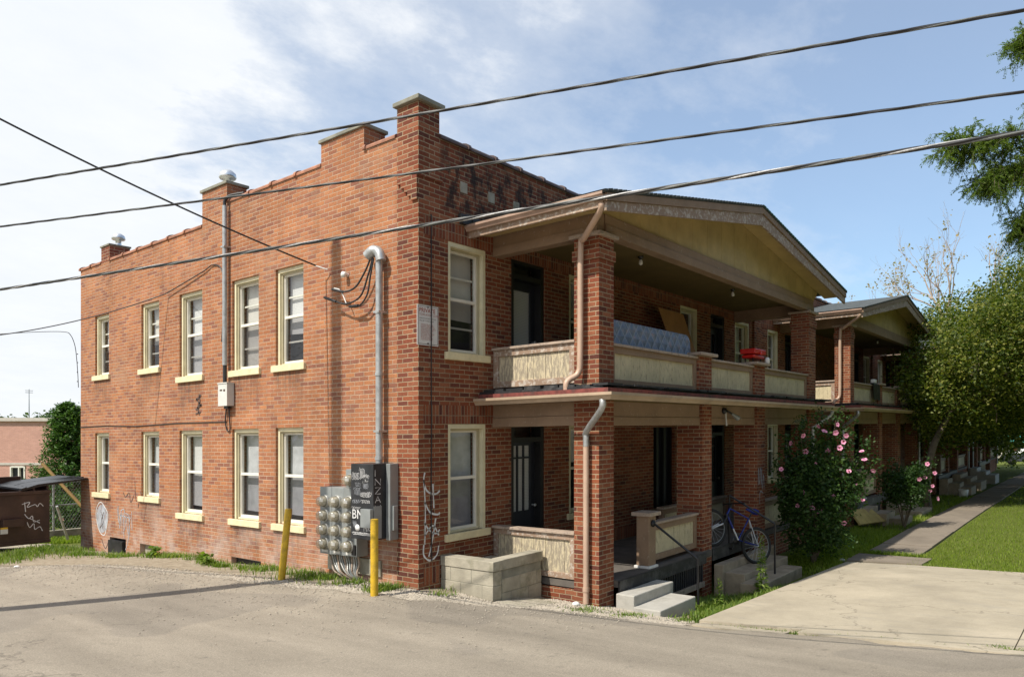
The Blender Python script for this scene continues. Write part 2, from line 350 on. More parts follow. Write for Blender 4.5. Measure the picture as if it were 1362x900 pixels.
# ------------------------------------------------------------------ mesh tools
OFF = {}
class MB:
    def __init__(s): s.v = []; s.f = []; s.m = []; s.mats = []; s.sm = []
    def mi(s, m):
        if m not in s.mats: s.mats.append(m)
        return s.mats.index(m)
    def add(s, vs, fs, m, smooth=False):
        k = len(s.v); i = s.mi(m); s.v += [tuple(p) for p in vs]
        for f in fs: s.f.append([k+j for j in f]); s.m.append(i); s.sm.append(smooth)
    def box(s, x0, x1, y0, y1, z0, z1, m):
        if x0 > x1: x0, x1 = x1, x0
        if y0 > y1: y0, y1 = y1, y0
        s.add([(x0,y0,z0),(x1,y0,z0),(x1,y1,z0),(x0,y1,z0),(x0,y0,z1),(x1,y0,z1),(x1,y1,z1),(x0,y1,z1)],
              [(0,3,2,1),(4,5,6,7),(0,1,5,4),(1,2,6,5),(2,3,7,6),(3,0,4,7)], m)
    def pb(s, pl, u0, u1, n0, n1, z0, z1, m, o=0.):     # box on a wall plane: u along, n outward
        if pl == 'X': s.box(o-n0, o-n1, u0, u1, z0, z1, m)
        else: s.box(u0, u1, o-n0, o-n1, z0, z1, m)
    def sheet_on(s, pl, u0, u1, n, z0, z1, m, o=0.):
        if pl == 'X': s.add([(o-n,u1,z0),(o-n,u0,z0),(o-n,u0,z1),(o-n,u1,z1)], [(0,1,2,3)], m)
        else: s.add([(u0,o-n,z0),(u1,o-n,z0),(u1,o-n,z1),(u0,o-n,z1)], [(0,1,2,3)], m)
    def prism(s, poly, axis, a, b, m):   # polygon in the two other axes, extruded along axis a..b
        def P(p, t):
            return {'X': (t, p[0], p[1]), 'Y': (p[0], t, p[1]), 'Z': (p[0], p[1], t)}[axis]
        n = len(poly); vs = [P(p, a) for p in poly]+[P(p, b) for p in poly]
        fs = [tuple(range(n))[::-1], tuple(range(n, 2*n))]+[(i, (i+1) % n, n+(i+1) % n, n+i) for i in range(n)]
        s.add(vs, fs, m)
    def tube(s, path, r, m, n=8, cap=True, flat=None):
        P = [np.array(p, float) for p in path]; k = len(P)
        rs = r if isinstance(r, (list, tuple)) else [r]*k
        T = []
        for i in range(k):
            t = (P[min(i+1, k-1)]-P[max(i-1, 0)]); T.append(t/(np.linalg.norm(t)+1e-9))
        up = np.array([0, 0, 1.]) if abs(T[0][2]) < .9 else np.array([1., 0, 0])
        a = np.cross(T[0], up); a /= np.linalg.norm(a)
        vs = []
        for i in range(k):
            a = a-T[i]*np.dot(a, T[i]); a /= np.linalg.norm(a)+1e-9; b = np.cross(T[i], a)
            for j in range(n):
                t = 2*math.pi*j/n; vs.append(P[i]+rs[i]*(math.cos(t)*a+math.sin(t)*b))
        fs = [(i*n+j, i*n+(j+1) % n, (i+1)*n+(j+1) % n, (i+1)*n+j) for i in range(k-1) for j in range(n)]
        s.add(vs, fs, m, True)
        if cap: s.add(vs[:n], [tuple(range(n))[::-1]], m); s.add(vs[-n:], [tuple(range(n))], m)
    def lathe(s, c, axis, prof, m, n=16):    # prof: (r, t) along axis from c
        ax = np.array(axis, float); ax /= np.linalg.norm(ax)
        up = np.array([0, 0, 1.]) if abs(ax[2]) < .9 else np.array([1., 0, 0])
        a = np.cross(ax, up); a /= np.linalg.norm(a); b = np.cross(ax, a); c = np.array(c, float)
        vs = [c+ax*t+max(r, 1e-4)*(math.cos(2*math.pi*j/n)*a+math.sin(2*math.pi*j/n)*b) for r, t in prof for j in range(n)]
        fs = [(i*n+j, i*n+(j+1) % n, (i+1)*n+(j+1) % n, (i+1)*n+j) for i in range(len(prof)-1) for j in range(n)]
        s.add(vs, fs, m, True)
    def build(s, name, parent=None, shear=True, bevel=0., loc=None, label=None):
        me = bpy.data.meshes.new(name)
        V = np.array(s.v, float).reshape(-1, 3)
        U = V.copy()
        if shear: V = V.copy(); V[:, 2] += SA*V[:, 0]+SB*V[:, 1]
        L = np.array(loc if loc is not None else (0, 0, 0), float)
        if parent is not None: L = OFF[parent.name]
        me.from_pydata([tuple(p) for p in (V-(L if parent is None else 0))], [], s.f)
        for m in s.mats: me.materials.append(MATS[m])
        me.polygons.foreach_set('material_index', s.m); me.polygons.foreach_set('use_smooth', s.sm)
        uvl = me.uv_layers.new(name='UVMap'); data = np.zeros((len(me.loops), 2))
        for p in me.polygons:
            n = p.normal; ax, ay, az = abs(n.x), abs(n.y), abs(n.z)
            for li in p.loop_indices:
                q = U[me.loops[li].vertex_index]
                if az > ax and az > ay and az > .75: data[li] = (q[0], q[1])
                elif ax > ay: data[li] = (q[1], q[2])
                else: data[li] = (q[0], q[2])
        uvl.data.foreach_set('uv', data.ravel())
        o = bpy.data.objects.new(name, me); COL.objects.link(o)
        if parent is None: o.location = L; OFF[o.name] = L
        else:
            o.parent = parent
            if parent.parent is None: o.location = -L
            OFF[o.name] = np.zeros(3)
        if bevel:
            b = o.modifiers.new('b', 'BEVEL'); b.width = bevel; b.segments = 2; b.limit_method = 'ANGLE'
        if label: o['label'] = label
        return o

def tag(o, label, cat, group=None, kind=None):
    if label: o['label'] = label
    if cat: o['category'] = cat
    if group: o['group'] = group
    if kind: o['kind'] = kind
    return o
def thing(name, label, cat, loc, group=None):
    o = bpy.data.objects.new(name, None); COL.objects.link(o); o.empty_display_size = .3
    o.location = loc; OFF[o.name] = np.array(loc, float)
    return tag(o, label, cat, group)
def structure(o): o['kind'] = 'structure'; return o

def text_into(mb, txt, size, pl, u, z, n, m, o=0., bold=0.):
    cu = bpy.data.curves.new('t', 'FONT'); cu.body = txt; cu.size = size; cu.align_x = 'LEFT'; cu.resolution_u = 2; cu.offset = bold
    ob = bpy.data.objects.new('t', cu); COL.objects.link(ob)
    dg = bpy.context.evaluated_depsgraph_get(); me = bpy.data.meshes.new_from_object(ob.evaluated_get(dg))
    vs = []
    for v in me.vertices:
        if pl == 'X': vs.append((o-n, u-v.co.x, z+v.co.y))
        else: vs.append((u+v.co.x, o-n, z+v.co.y))
    mb.add(vs, [tuple(p.vertices) for p in me.polygons], m)
    w = max((v.co.x for v in me.vertices), default=0)
    bpy.data.objects.remove(ob); bpy.data.meshes.remove(me); bpy.data.curves.remove(cu)
    return w
def stroke(mb, pl, pts, w, n, m, o=0.):      # a painted line lying on a wall plane
    pts = [np.array(p, float) for p in pts]; vs = []; k = len(pts)
    for i in range(k):
        t = pts[min(i+1, k-1)]-pts[max(i-1, 0)]; t /= np.linalg.norm(t)+1e-9; q = np.array([-t[1], t[0]])*w/2*random.uniform(.7, 1.2)
        for sgn in (1, -1):
            p = pts[i]+q*sgn
            vs.append((o-n, p[0], p[1]) if pl == 'X' else (p[0], o-n, p[1]))
    mb.add(vs, [(2*i, 2*i+1, 2*i+3, 2*i+2) for i in range(k-1)], m)
def curve2(ctrl, k=6):    # smooth polyline through control points
    P = [np.array(p, float) for p in ctrl]; out = []
    for i in range(len(P)-1):
        p0, p1, p2, p3 = P[max(i-1, 0)], P[i], P[i+1], P[min(i+2, len(P)-1)]
        for j in range(k):
            t = j/k
            out.append(.5*((2*p1)+(-p0+p2)*t+(2*p0-5*p1+4*p2-p3)*t*t+(-p0+3*p1-3*p2+p3)*t**3))
    out.append(P[-1]); return out
def sag(a, b, s, k=16):
    a = np.array(a, float); b = np.array(b, float); out = []
    for i in range(k+1):
        t = i/k; p = a+(b-a)*t; p[2] -= s*4*t*(1-t); out.append(p)
    return out

# ------------------------------------------------------------------ terrain height (thin-plate spline through surveyed points)
CP = [(-7.3,-7.5,.44),(-4.5,-9,.5),(-11,-5,.42),(0,0,-.02),(-1.1,.9,-.05),(0,2.4,-.03),(0,3.9,-.12),(0,4.9,-.19),(0,5.8,-.16),(0,6.8,-.24),(0,7.7,-.31),(0,9.1,-.44),(0,11.45,-.63),
 (-2.1,10,-.42),(-.9,11.0,-.36),(-1.7,11.4,-.39),(.44,-1,-.13),(1.2,-1.3,-.22),(1.6,-2,-.27),(1.3,-2.9,-.24),(2.2,-2.8,-.40),(3.1,-2.9,-.49),(1.6,-3.6,-.27),(1.9,-6.9,-.08),(1.5,-10,.1),
 (4.5,-3.0,-.55),(5.2,-2.9,-.62),(5,-3.5,-.42),(7.5,-3.0,-.60),(7.3,-3.5,-.46),(8.1,-2,-.52),(8.8,-3.4,-.47),(8.7,-6.4,-.36),(8.7,-9.5,-.3),(11,-3,-.47),(14.7,-2,-.43),(14.7,-5,-.42),(26,-3,-.4),(40,-4,-.36),(60,-4,-.4),
 (20,-14,-.2),(40,-20,-.2),(-3,-2.5,.12),(-4,3,.02),(-6,8,-.15),(-9,2,.3),(-9,14,-.45),(0,14,-.72),(.8,16,-.82),(0,20,-1.1),(8,20,-1.2),(5,30,-2.2),(10,45,-3.5),(-20,45,-3.0),(-20,0,.5),(60,40,-2.5),(90,-5,-.6),(60,-40,0)]
CPa = np.array(CP)
def _phi(r): return np.where(r > 1e-9, r*r*np.log(r+1e-12), 0)
_n = len(CPa); _K = _phi(np.linalg.norm(CPa[:, None, :2]-CPa[None, :, :2], axis=2))+np.eye(_n)*.02
_Pm = np.hstack([np.ones((_n, 1)), CPa[:, :2]])
_A = np.block([[_K, _Pm], [_Pm.T, np.zeros((3, 3))]])
_w = np.linalg.solve(_A, np.concatenate([CPa[:, 2], np.zeros(3)]))
def Tn(P):
    P = np.asarray(P, float); r = np.linalg.norm(P[:, None, :2]-CPa[None, :, :2], axis=2)
    z = _phi(r)@_w[:_n]+_w[_n]+P[:, :2]@_w[_n+1:]
    return np.clip(z, -5, .8)
def T(x, y): return float(Tn([(x, y)])[0])
def sh(x, y): return SA*x+SB*y

def sheet(name, xs, ys, mname, dz, keep=None, jit=0, noise_amp=0.):
    X, Y = np.meshgrid(xs, ys); P = np.stack([X.ravel(), Y.ravel()], 1)
    Z = np.concatenate([Tn(P[i:i+4000]) for i in range(0, len(P), 4000)])+dz
    far = np.maximum(0, np.hypot(P[:, 0]-10, P[:, 1])-60)
    Z = Z*np.exp(-far/80)
    if noise_amp: Z += rng.normal(0, noise_amp, len(Z))
    nx = len(xs); fs = []
    for j in range(len(ys)-1):
        for i in range(nx-1):
            if keep is None or keep((xs[i]+xs[i+1])/2, (ys[j]+ys[j+1])/2): fs.append((j*nx+i, j*nx+i+1, (j+1)*nx+i+1, (j+1)*nx+i))
    me = bpy.data.meshes.new(name); me.from_pydata([(p[0], p[1], z) for p, z in zip(P, Z)], [], fs)
    me.materials.append(MATS[mname]); me.polygons.foreach_set('use_smooth', [True]*len(fs))
    o = bpy.data.objects.new(name, me); COL.objects.link(o); return o
def axis(a, b, fine_a, fine_b, st, big):
    out = []; x = fine_a
    while x < fine_b: out.append(x); x += st
    s = st; x = fine_b
    while x < b: out.append(x); s = min(big, s*1.25); x += s
    out.append(b); s = st; x = fine_a
    lo = []
    while x > a: s = min(big, s*1.25); x -= s; lo.append(max(x, a))
    return sorted(set(lo+out))
g0 = sheet('ground', axis(-500, 900, -10, 12, .3, 60), axis(-600, 900, -10, 20, .3, 60), 'ground_soil', 0.)
structure(g0)
# the alley: eastern edge is ragged
def road_edge(y):
    pts = [(-14,1.75),(-6.9,1.85),(-3.7,1.35),(-2.6,.85),(-1.6,.35),(-.5,-.35),(.6,-.75),(1.7,-.95),(3,-1.25),(5,-1.5),(7,-2.0),(8.6,-2.6),(10,-3.6),(14,-4.2),(40,-4.5)]
    for (a, b), (c, d) in zip(pts, pts[1:]):
        if a <= y <= c: return b+(d-b)*(y-a)/(c-a)
    return pts[-1][1]
ysr = axis(-40, 42, -9, 12, .12, 1.5)
rows = []; vs = []; fs = []
NX = 40
for j, y in enumerate(ysr):
    e = road_edge(y)+.10*math.sin(y*2.3)+.05*math.sin(y*7.1+1)+random.uniform(-.03, .03)
    for i in range(NX+1):
        t = i/NX; x = -10.5+(e+10.5)*(1-(1-t)**1.3); vs.append((x, y))
Z = np.concatenate([Tn(vs[i:i+4000]) for i in range(0, len(vs), 4000)])
vv = []
for k, ((x, y), z) in enumerate(zip(vs, Z)):
    i = k % (NX+1); vv.append((x, y, z+(.035 if i < NX-1 else (.028 if i == NX-1 else -.01))))
for j in range(len(ysr)-1):
    for i in range(NX): k = j*(NX+1)+i; fs.append((k, k+1, k+NX+2, k+NX+1))
me = bpy.data.meshes.new('alley_road'); me.from_pydata(vv, [], fs); me.materials.append(MATS['worn_asphalt']); me.polygons.foreach_set('use_smooth', [True]*len(fs))
o = bpy.data.objects.new('alley_road', me); COL.objects.link(o); structure(o)

# concrete pieces laid on the ground
def slab(name, x0, x1, y0, y1, mname, dz=.04, th=.14, nx=14, ny=14, skew=0., plane=False):
    vs = []; 
    for j in range(ny+1):
        for i in range(nx+1):
            x = x0+(x1-x0)*i/nx; y = y0+(y1-y0)*j/ny; x += skew*(y-y1); vs.append((x, y))
    Z = Tn(vs)+dz; n = len(vs)
    if plane:
        q = [((x-1.7)/7.0, (-3.42-y)/3.43) for x, y in vs]; Z = np.maximum(Z-dz+.02, np.array([(-.24*(1-a)-.43*a)*(1-b)+(-.045*(1-a)-.31*a)*b for a, b in q]))
    V = [(x, y, z) for (x, y), z in zip(vs, Z)]+[(x, y, z-th) for (x, y), z in zip(vs, Z)]
    F = []
    for j in range(ny):
        for i in range(nx): k = j*(nx+1)+i; F.append((k, k+1, k+nx+2, k+nx+1))
    def edge(a, b): F.append((a, a+n, b+n, b))
    for i in range(nx): edge(i, i+1); edge(ny*(nx+1)+i+1, ny*(nx+1)+i)
    for j in range(ny): edge((j+1)*(nx+1), j*(nx+1)); edge(j*(nx+1)+nx, (j+1)*(nx+1)+nx)
    me = bpy.data.meshes.new(name); me.from_pydata(V, [], F); me.materials.append(MATS[mname])
    o = bpy.data.objects.new(name, me); COL.objects.link(o); return structure(o)
slab('concrete_driveway', 1.72, 8.75, -6.78, -3.42, 'drive_concrete', .075, .3, nx=24, ny=16, skew=-.06, plane=True)
slab('concrete_driveway', 1.95, 8.75, -12.5, -6.792, 'drive_concrete', .075, .3, nx=24, ny=16, skew=-.03, plane=True)
slab('footpath', 8.9, 10.0, -4.75, -3.35, 'path_concrete', .04, nx=4, ny=4)
x = 10.35
while x < 62:
    L = 1.52; slab('footpath', x, x+L, -4.45, -3.42, 'path_concrete', .045+random.uniform(-.012, .012), nx=2, ny=2); x += L+.015
slab('kerb_strip', 1.32, 1.68, -4.6, -3.5, 'drive_concrete', .03, nx=3, ny=6)
slab('kerb_strip', 1.60, 1.82, -6.9, -4.7, 'drive_concrete', .045, nx=3, ny=6)
slab('concrete_pad', -3.6, .3, 11.6, 14.6, 'drive_concrete', .02, nx=6, ny=6)
slab('concrete_pad', .46, 1.3, -1.5, -1.02, 'block_concrete', .015, nx=3, ny=3)

# ------------------------------------------------------------------ building
def wall_panel(mb, pl, o, u0, u1, z0, top, holes, th, m, mrev=None):
    """a wall with real openings; top = function of u or number; holes (u0,u1,z0,z1)"""
    us = sorted(set([u0, u1]+[h[0] for h in holes]+[h[1] for h in holes]+([t[0] for t in top] if isinstance(top, list) else [])))
    us = [u for u in us if u0-1e-6 <= u <= u1+1e-6]
    zt = (max(t[1] for t in top) if isinstance(top, list) else top)
    def topz(u):
        if not isinstance(top, list): return top
        z = top[0][1]
        for a, b in top:
            if u >= a-1e-9: z = b
        return z
    zs = sorted(set([z0]+[h[2] for h in holes]+[h[3] for h in holes]+([t[1] for t in top] if isinstance(top, list) else [top])))
    def solid(i, j):
        if i < 0 or j < 0 or i >= len(us)-1 or j >= len(zs)-1: return False
        u = (us[i]+us[i+1])/2; z = (zs[j]+zs[j+1])/2
        if z > topz(u): return False
        return not any(h[0] < u < h[1] and h[2] < z < h[3] for h in holes)
    def P(u, z, n): return (o-n, u, z) if pl == 'X' else (u, o-n, z)
    def q(pts, mm=m): mb.add(pts, [(0, 1, 2, 3)], mm)
    for i in range(len(us)-1):
        for j in range(len(zs)-1):
            if not solid(i, j): continue
            a, b, c, d = us[i], us[i+1], zs[j], zs[j+1]
            q([P(a, c, 0), P(b, c, 0), P(b, d, 0), P(a, d, 0)] if pl == 'Y' else [P(b, c, 0), P(a, c, 0), P(a, d, 0), P(b, d, 0)])
            q([P(b, c, -th), P(a, c, -th), P(a, d, -th), P(b, d, -th)] if pl == 'Y' else [P(a, c, -th), P(b, c, -th), P(b, d, -th), P(a, d, -th)])
            if not solid(i-1, j): q([P(a, c, 0), P(a, d, 0), P(a, d, -th), P(a, c, -th)])
            if not solid(i+1, j): q([P(b, c, 0), P(b, c, -th), P(b, d, -th), P(b, d, 0)])
            if not solid(i, j-1): q([P(a, c, 0), P(a, c, -th), P(b, c, -th), P(b, c, 0)])
            if not solid(i, j+1): q([P(a, d, 0), P(b, d, 0), P(b, d, -th), P(a, d, -th)])

WR = random.Random(21)
def window(par, pl, u0, u1, z0, z1, o=0., style=0, sill=.11, broken=0):
    """opening (u0..u1, z0..z1); the sill sits below z0"""
    fw = .055
    f = MB()
    n0, n1 = (-.13, -.045) if pl == 'X' else (-.13, -.005)
    f.pb(pl, u0, u0+fw, n0, n1, z0, z1, 'cream_trim', o); f.pb(pl, u1-fw, u1, n0, n1, z0, z1, 'cream_trim', o)
    f.pb(pl, u0+fw, u1-fw, n0, n1, z1-fw-.01, z1, 'cream_trim', o)
    w = f.build('window', par)
    jb = MB(); a, b = u0+fw, u1-fw; t = z1-fw-.01
    jb.pb(pl, a, a+.035, -.19, -.075, z0, t, 'jamb_tan', o); jb.pb(pl, b-.035, b, -.19, -.075, z0, t, 'jamb_tan', o)
    jb.pb(pl, a+.035, b-.035, -.19, -.075, t-.03, t, 'jamb_tan', o); jb.pb(pl, a+.035, b-.035, -.19, -.07, z0, z0+.03, 'cream_trim', o)
    jb.build('frame', w)
    s = MB(); a += .035; b -= .035; t -= .03; bt = z0+.03; zm = bt+(t-bt)*.52; sw = .028
    s.pb(pl, a, a+sw, -.16, -.11, bt, t, 'white_sash', o); s.pb(pl, b-sw, b, -.16, -.11, bt, t, 'white_sash', o)
    s.pb(pl, a+sw, b-sw, -.16, -.11, t-sw, t, 'white_sash', o); s.pb(pl, a+sw, b-sw, -.16, -.11, bt, bt+sw*1.4, 'white_sash', o)
    s.pb(pl, a+sw, b-sw, -.16, -.10, zm-.022, zm+.022, 'white_sash', o)
    if style in (1, 3):   # sash bars of the half-open sashes behind the storm panes
        for zz in (bt+(zm-bt)*.47, zm+(t-zm)*.48): s.pb(pl, a+sw, b-sw, -.20, -.175, zz-.014, zz+.014, 'white_sash', o)
    s.build('sash', w)
    if sill:
        q = MB(); q.pb(pl, u0-.075, u1+.075, -.10, .05, z0-sill, z0, 'sill_paint', o); q.build('sill', w, bevel=.006)
    p = MB(); p.sheet_on(pl, a+sw, b-sw, -.140, zm+.022, t-sw, 'window_glass', o); p.build('pane', w)
    p = MB(); p.sheet_on(pl, a+sw, b-sw, -.145, bt+sw*1.4, zm-.022, 'screened_glass', o); p.build('pane', w)
    if style < 3:
        q = MB(); zb = {0: bt+WR.choice((0, 0, 0, .03, .1)), 1: bt+WR.choice((.02, .02, .25, .5)), 2: zm+.1}[style]; tl = WR.uniform(-.02, .02)
        nn_ = -.23
        P_ = (lambda u, n, z: (o-n, u, z)) if pl == 'X' else (lambda u, n, z: (u, o-n, z))
        q.add([P_(a, nn_, zb+tl), P_(b, nn_, zb-tl), P_(b, nn_-.01, t), P_(a, nn_-.01, t), P_(a, nn_-.012, zb+tl), P_(b, nn_-.012, zb-tl)], [(0,1,2,3), (0,4,5,1)], WR.choice(('blind', 'blind', 'blind_warm', 'sheer')), False); q.build('blind', w)
    if style in (2, 3):
        q = MB(); q.pb(pl, a, a+(b-a)*.4, -.26, -.245, bt, t, 'curtain_lilac', o); q.build('curtain', w)
    bk = MB(); bk.pb(pl, u0, u1, -.34, -.30, z0-.01, z1+.01, 'black_frame', o); bk.build('room_backing', w)
    return w

def tiles(mb, pl, o, u0, u1, z, m, wid=.17, step=.62):
    """salt-glazed coping tiles: half-round pieces with collars"""
    u = u0; L = u1-u0; k = max(1, round(L/step)); st = L/k
    for i in range(k):
        a = u0+i*st; 
        for (p, q, r, h) in ((a, a+st-.06, wid, .06), (a+st-.06, a+st, wid+.022, .085)):
            poly = [(-r, -.02), (-r, .012)]+[(r*math.cos(t), .012+h*math.sin(t)) for t in np.linspace(math.pi, 0, 9)][1:-1]+[(r, .012), (r, -.02)]
            c = o+.15 if pl == 'X' else o+.15
            if pl == 'X': mb.prism([(c+x, z+y) for x, y in poly], 'Y', p, q, m)
            else: mb.prism([(c+x, z+y) for x, y in poly], 'X', p, q, m)

def rail_panel(par, pl, u0, u1, z0, z1, o, th=.09, mat_in='cream_panel', mat_fr='taupe_paint', cap=True, name='railing', fr=.10):
    """boarded balustrade: frame, cap rail and a sunk painted panel; o = outer plane"""
    f = MB()
    f.pb(pl, u0, u0+fr, -th, 0, z0, z1, mat_fr, o); f.pb(pl, u1-fr, u1, -th, 0, z0, z1, mat_fr, o)
    f.pb(pl, u0+fr, u1-fr, -th, 0, z0, z0+fr*.95, mat_fr, o); f.pb(pl, u0+fr, u1-fr, -th, 0, z1-fr, z1, mat_fr, o)
    r = f.build(name, par, bevel=.004)
    q = MB(); k = max(2, round((u1-u0-2*fr)/.11)); st = (u1-u0-2*fr)/k
    for i in range(k):
        a = u0+fr+i*st; q.pb(pl, a+.002, a+st-.002, -th+.02, -.03+random.uniform(-.003, .003), z0+fr*.95, z1-fr, mat_in, o)
    q.pb(pl, u0+fr, u1-fr, -th+.01, -.045, z0+fr*.95, z1-fr, mat_in, o)
    q.build('panel', r)
    if cap:
        c = MB(); c.pb(pl, u0-.01, u1+.01, -th-.04, .035, z1, z1+.04, 'cap_rail_paint', o); c.build('cap_rail', r, bevel=.006)
    return r

def column(par, x0, x1, y0, y1, z0, z1, name='column', cap=True, band=None, cap_ext=.06):
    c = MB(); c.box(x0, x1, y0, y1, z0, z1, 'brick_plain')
    if band: c.box(x0-.022, x1+.022, y0-.022, y1+.022, band[0], band[1], 'brick_plain')
    o = c.build(name, par)
    if cap:
        k = MB(); e = cap_ext; k.box(x0-e, x1+e, y0-e, y1+e, z1, z1+.055, 'cap_rail_paint'); k.build('cap', o, bevel=.008)
    return o

def door(par, u0, u1, z0, z1, o=0., pane=(.2, .75), white=0., grid=0, name='door'):
    f = MB(); f.pb('Y', u0, u0+.09, -.22, -.02, z0, z1, 'black_frame', o); f.pb('Y', u1-.09, u1, -.22, -.02, z0, z1, 'black_frame', o)
    f.pb('Y', u0+.09, u1-.09, -.22, -.02, z1-.30, z1-.22, 'black_frame', o); f.pb('Y', u0+.09, u1-.09, -.22, -.02, z1-.05, z1, 'black_frame', o)
    f.sheet_on('Y', u0+.09, u1-.09, -.15, z1-.22, z1-.05, 'window_glass', o)
    f.pb('Y', u0, u1, -.34, -.31, z0-.01, z1+.01, 'black_frame', o)
    fr = f.build('door_frame', par)
    d = MB(); a, b = u0+.09, u1-.09; t = z1-.30; H = t-z0; W = b-a; s = .12
    pz0, pz1 = z0+H*pane[0], z0+H*pane[1]
    d.pb('Y', a, a+s, -.20, -.155, z0, t, 'dark_door', o); d.pb('Y', b-s, b, -.20, -.155, z0, t, 'dark_door', o)
    d.pb('Y', a+s, b-s, -.20, -.155, z0, pz0, 'dark_door', o); d.pb('Y', a+s, b-s, -.20, -.155, pz1, t, 'dark_door', o)
    if grid:
        for k in range(1, grid): u = a+s+(W-2*s)*k/grid; d.pb('Y', u-.015, u+.015, -.195, -.16, pz0, pz1, 'dark_door', o)
        d.pb('Y', a+s, b-s, -.195, -.160, pz1-.22, pz1-.19, 'dark_door', o)
    dd = d.build(name, par, bevel=.003)
    p = MB(); p.sheet_on('Y', a+s, b-s, -.178, pz0, pz1, 'window_glass', o); p.build('pane', dd)
    if white: p = MB(); p.pb('Y', a+s, b-s, -.197, -.190, pz0, pz1, 'blind', o); p.build('blind', dd)
    h = MB(); h.lathe((b-s*.5, o+.155, z0+H*.46), (0, -1, 0), [(.02, 0), (.012, .02), (.012, .04), (.03, .045), (.03, .07), (.0, .08)], 'galvanised', 10); h.build('handle', dd)
    return dd

def gutter(mb, path, z, w=.11, h=.10, m='gutter_paint'):
    """K-profile gutter swept along a plan path (list of (x,y)), outer side on the right of travel"""
    prof = [(0, 0), (w*.55, 0), (w*.72, h*.35), (w*.95, h*.6), (w, h*.62), (w, h), (w-.012, h), (w-.012, h*.66), (w*.5, .012), (.0, .012)]
    n = len(prof); vs = []; k = len(path)
    for i in range(k):
        p = np.array(path[i], float)
        d0 = np.array(path[i])-np.array(path[max(i-1, 0)]) if i else np.array(path[1])-np.array(path[0])
        d1 = np.array(path[min(i+1, k-1)])-np.array(path[i]) if i < k-1 else d0
        d0 = d0/np.linalg.norm(d0); d1 = d1/np.linalg.norm(d1)
        n0 = np.array([d0[1], -d0[0]]); n1 = np.array([d1[1], -d1[0]]); nn = n0+n1; nn = nn/np.dot(nn, n0)
        zz = z(i) if callable(z) else z
        for a, b in prof: vs.append((p[0]+nn[0]*a, p[1]+nn[1]*a, zz+b))
    fs = [(i*n+j, i*n+(j+1) % n, (i+1)*n+(j+1) % n, (i+1)*n+j) for i in range(k-1) for j in range(n)]
    fs += [tuple(range(n)), tuple(range((k-1)*n, k*n))[::-1]]
    mb.add(vs, fs, m)

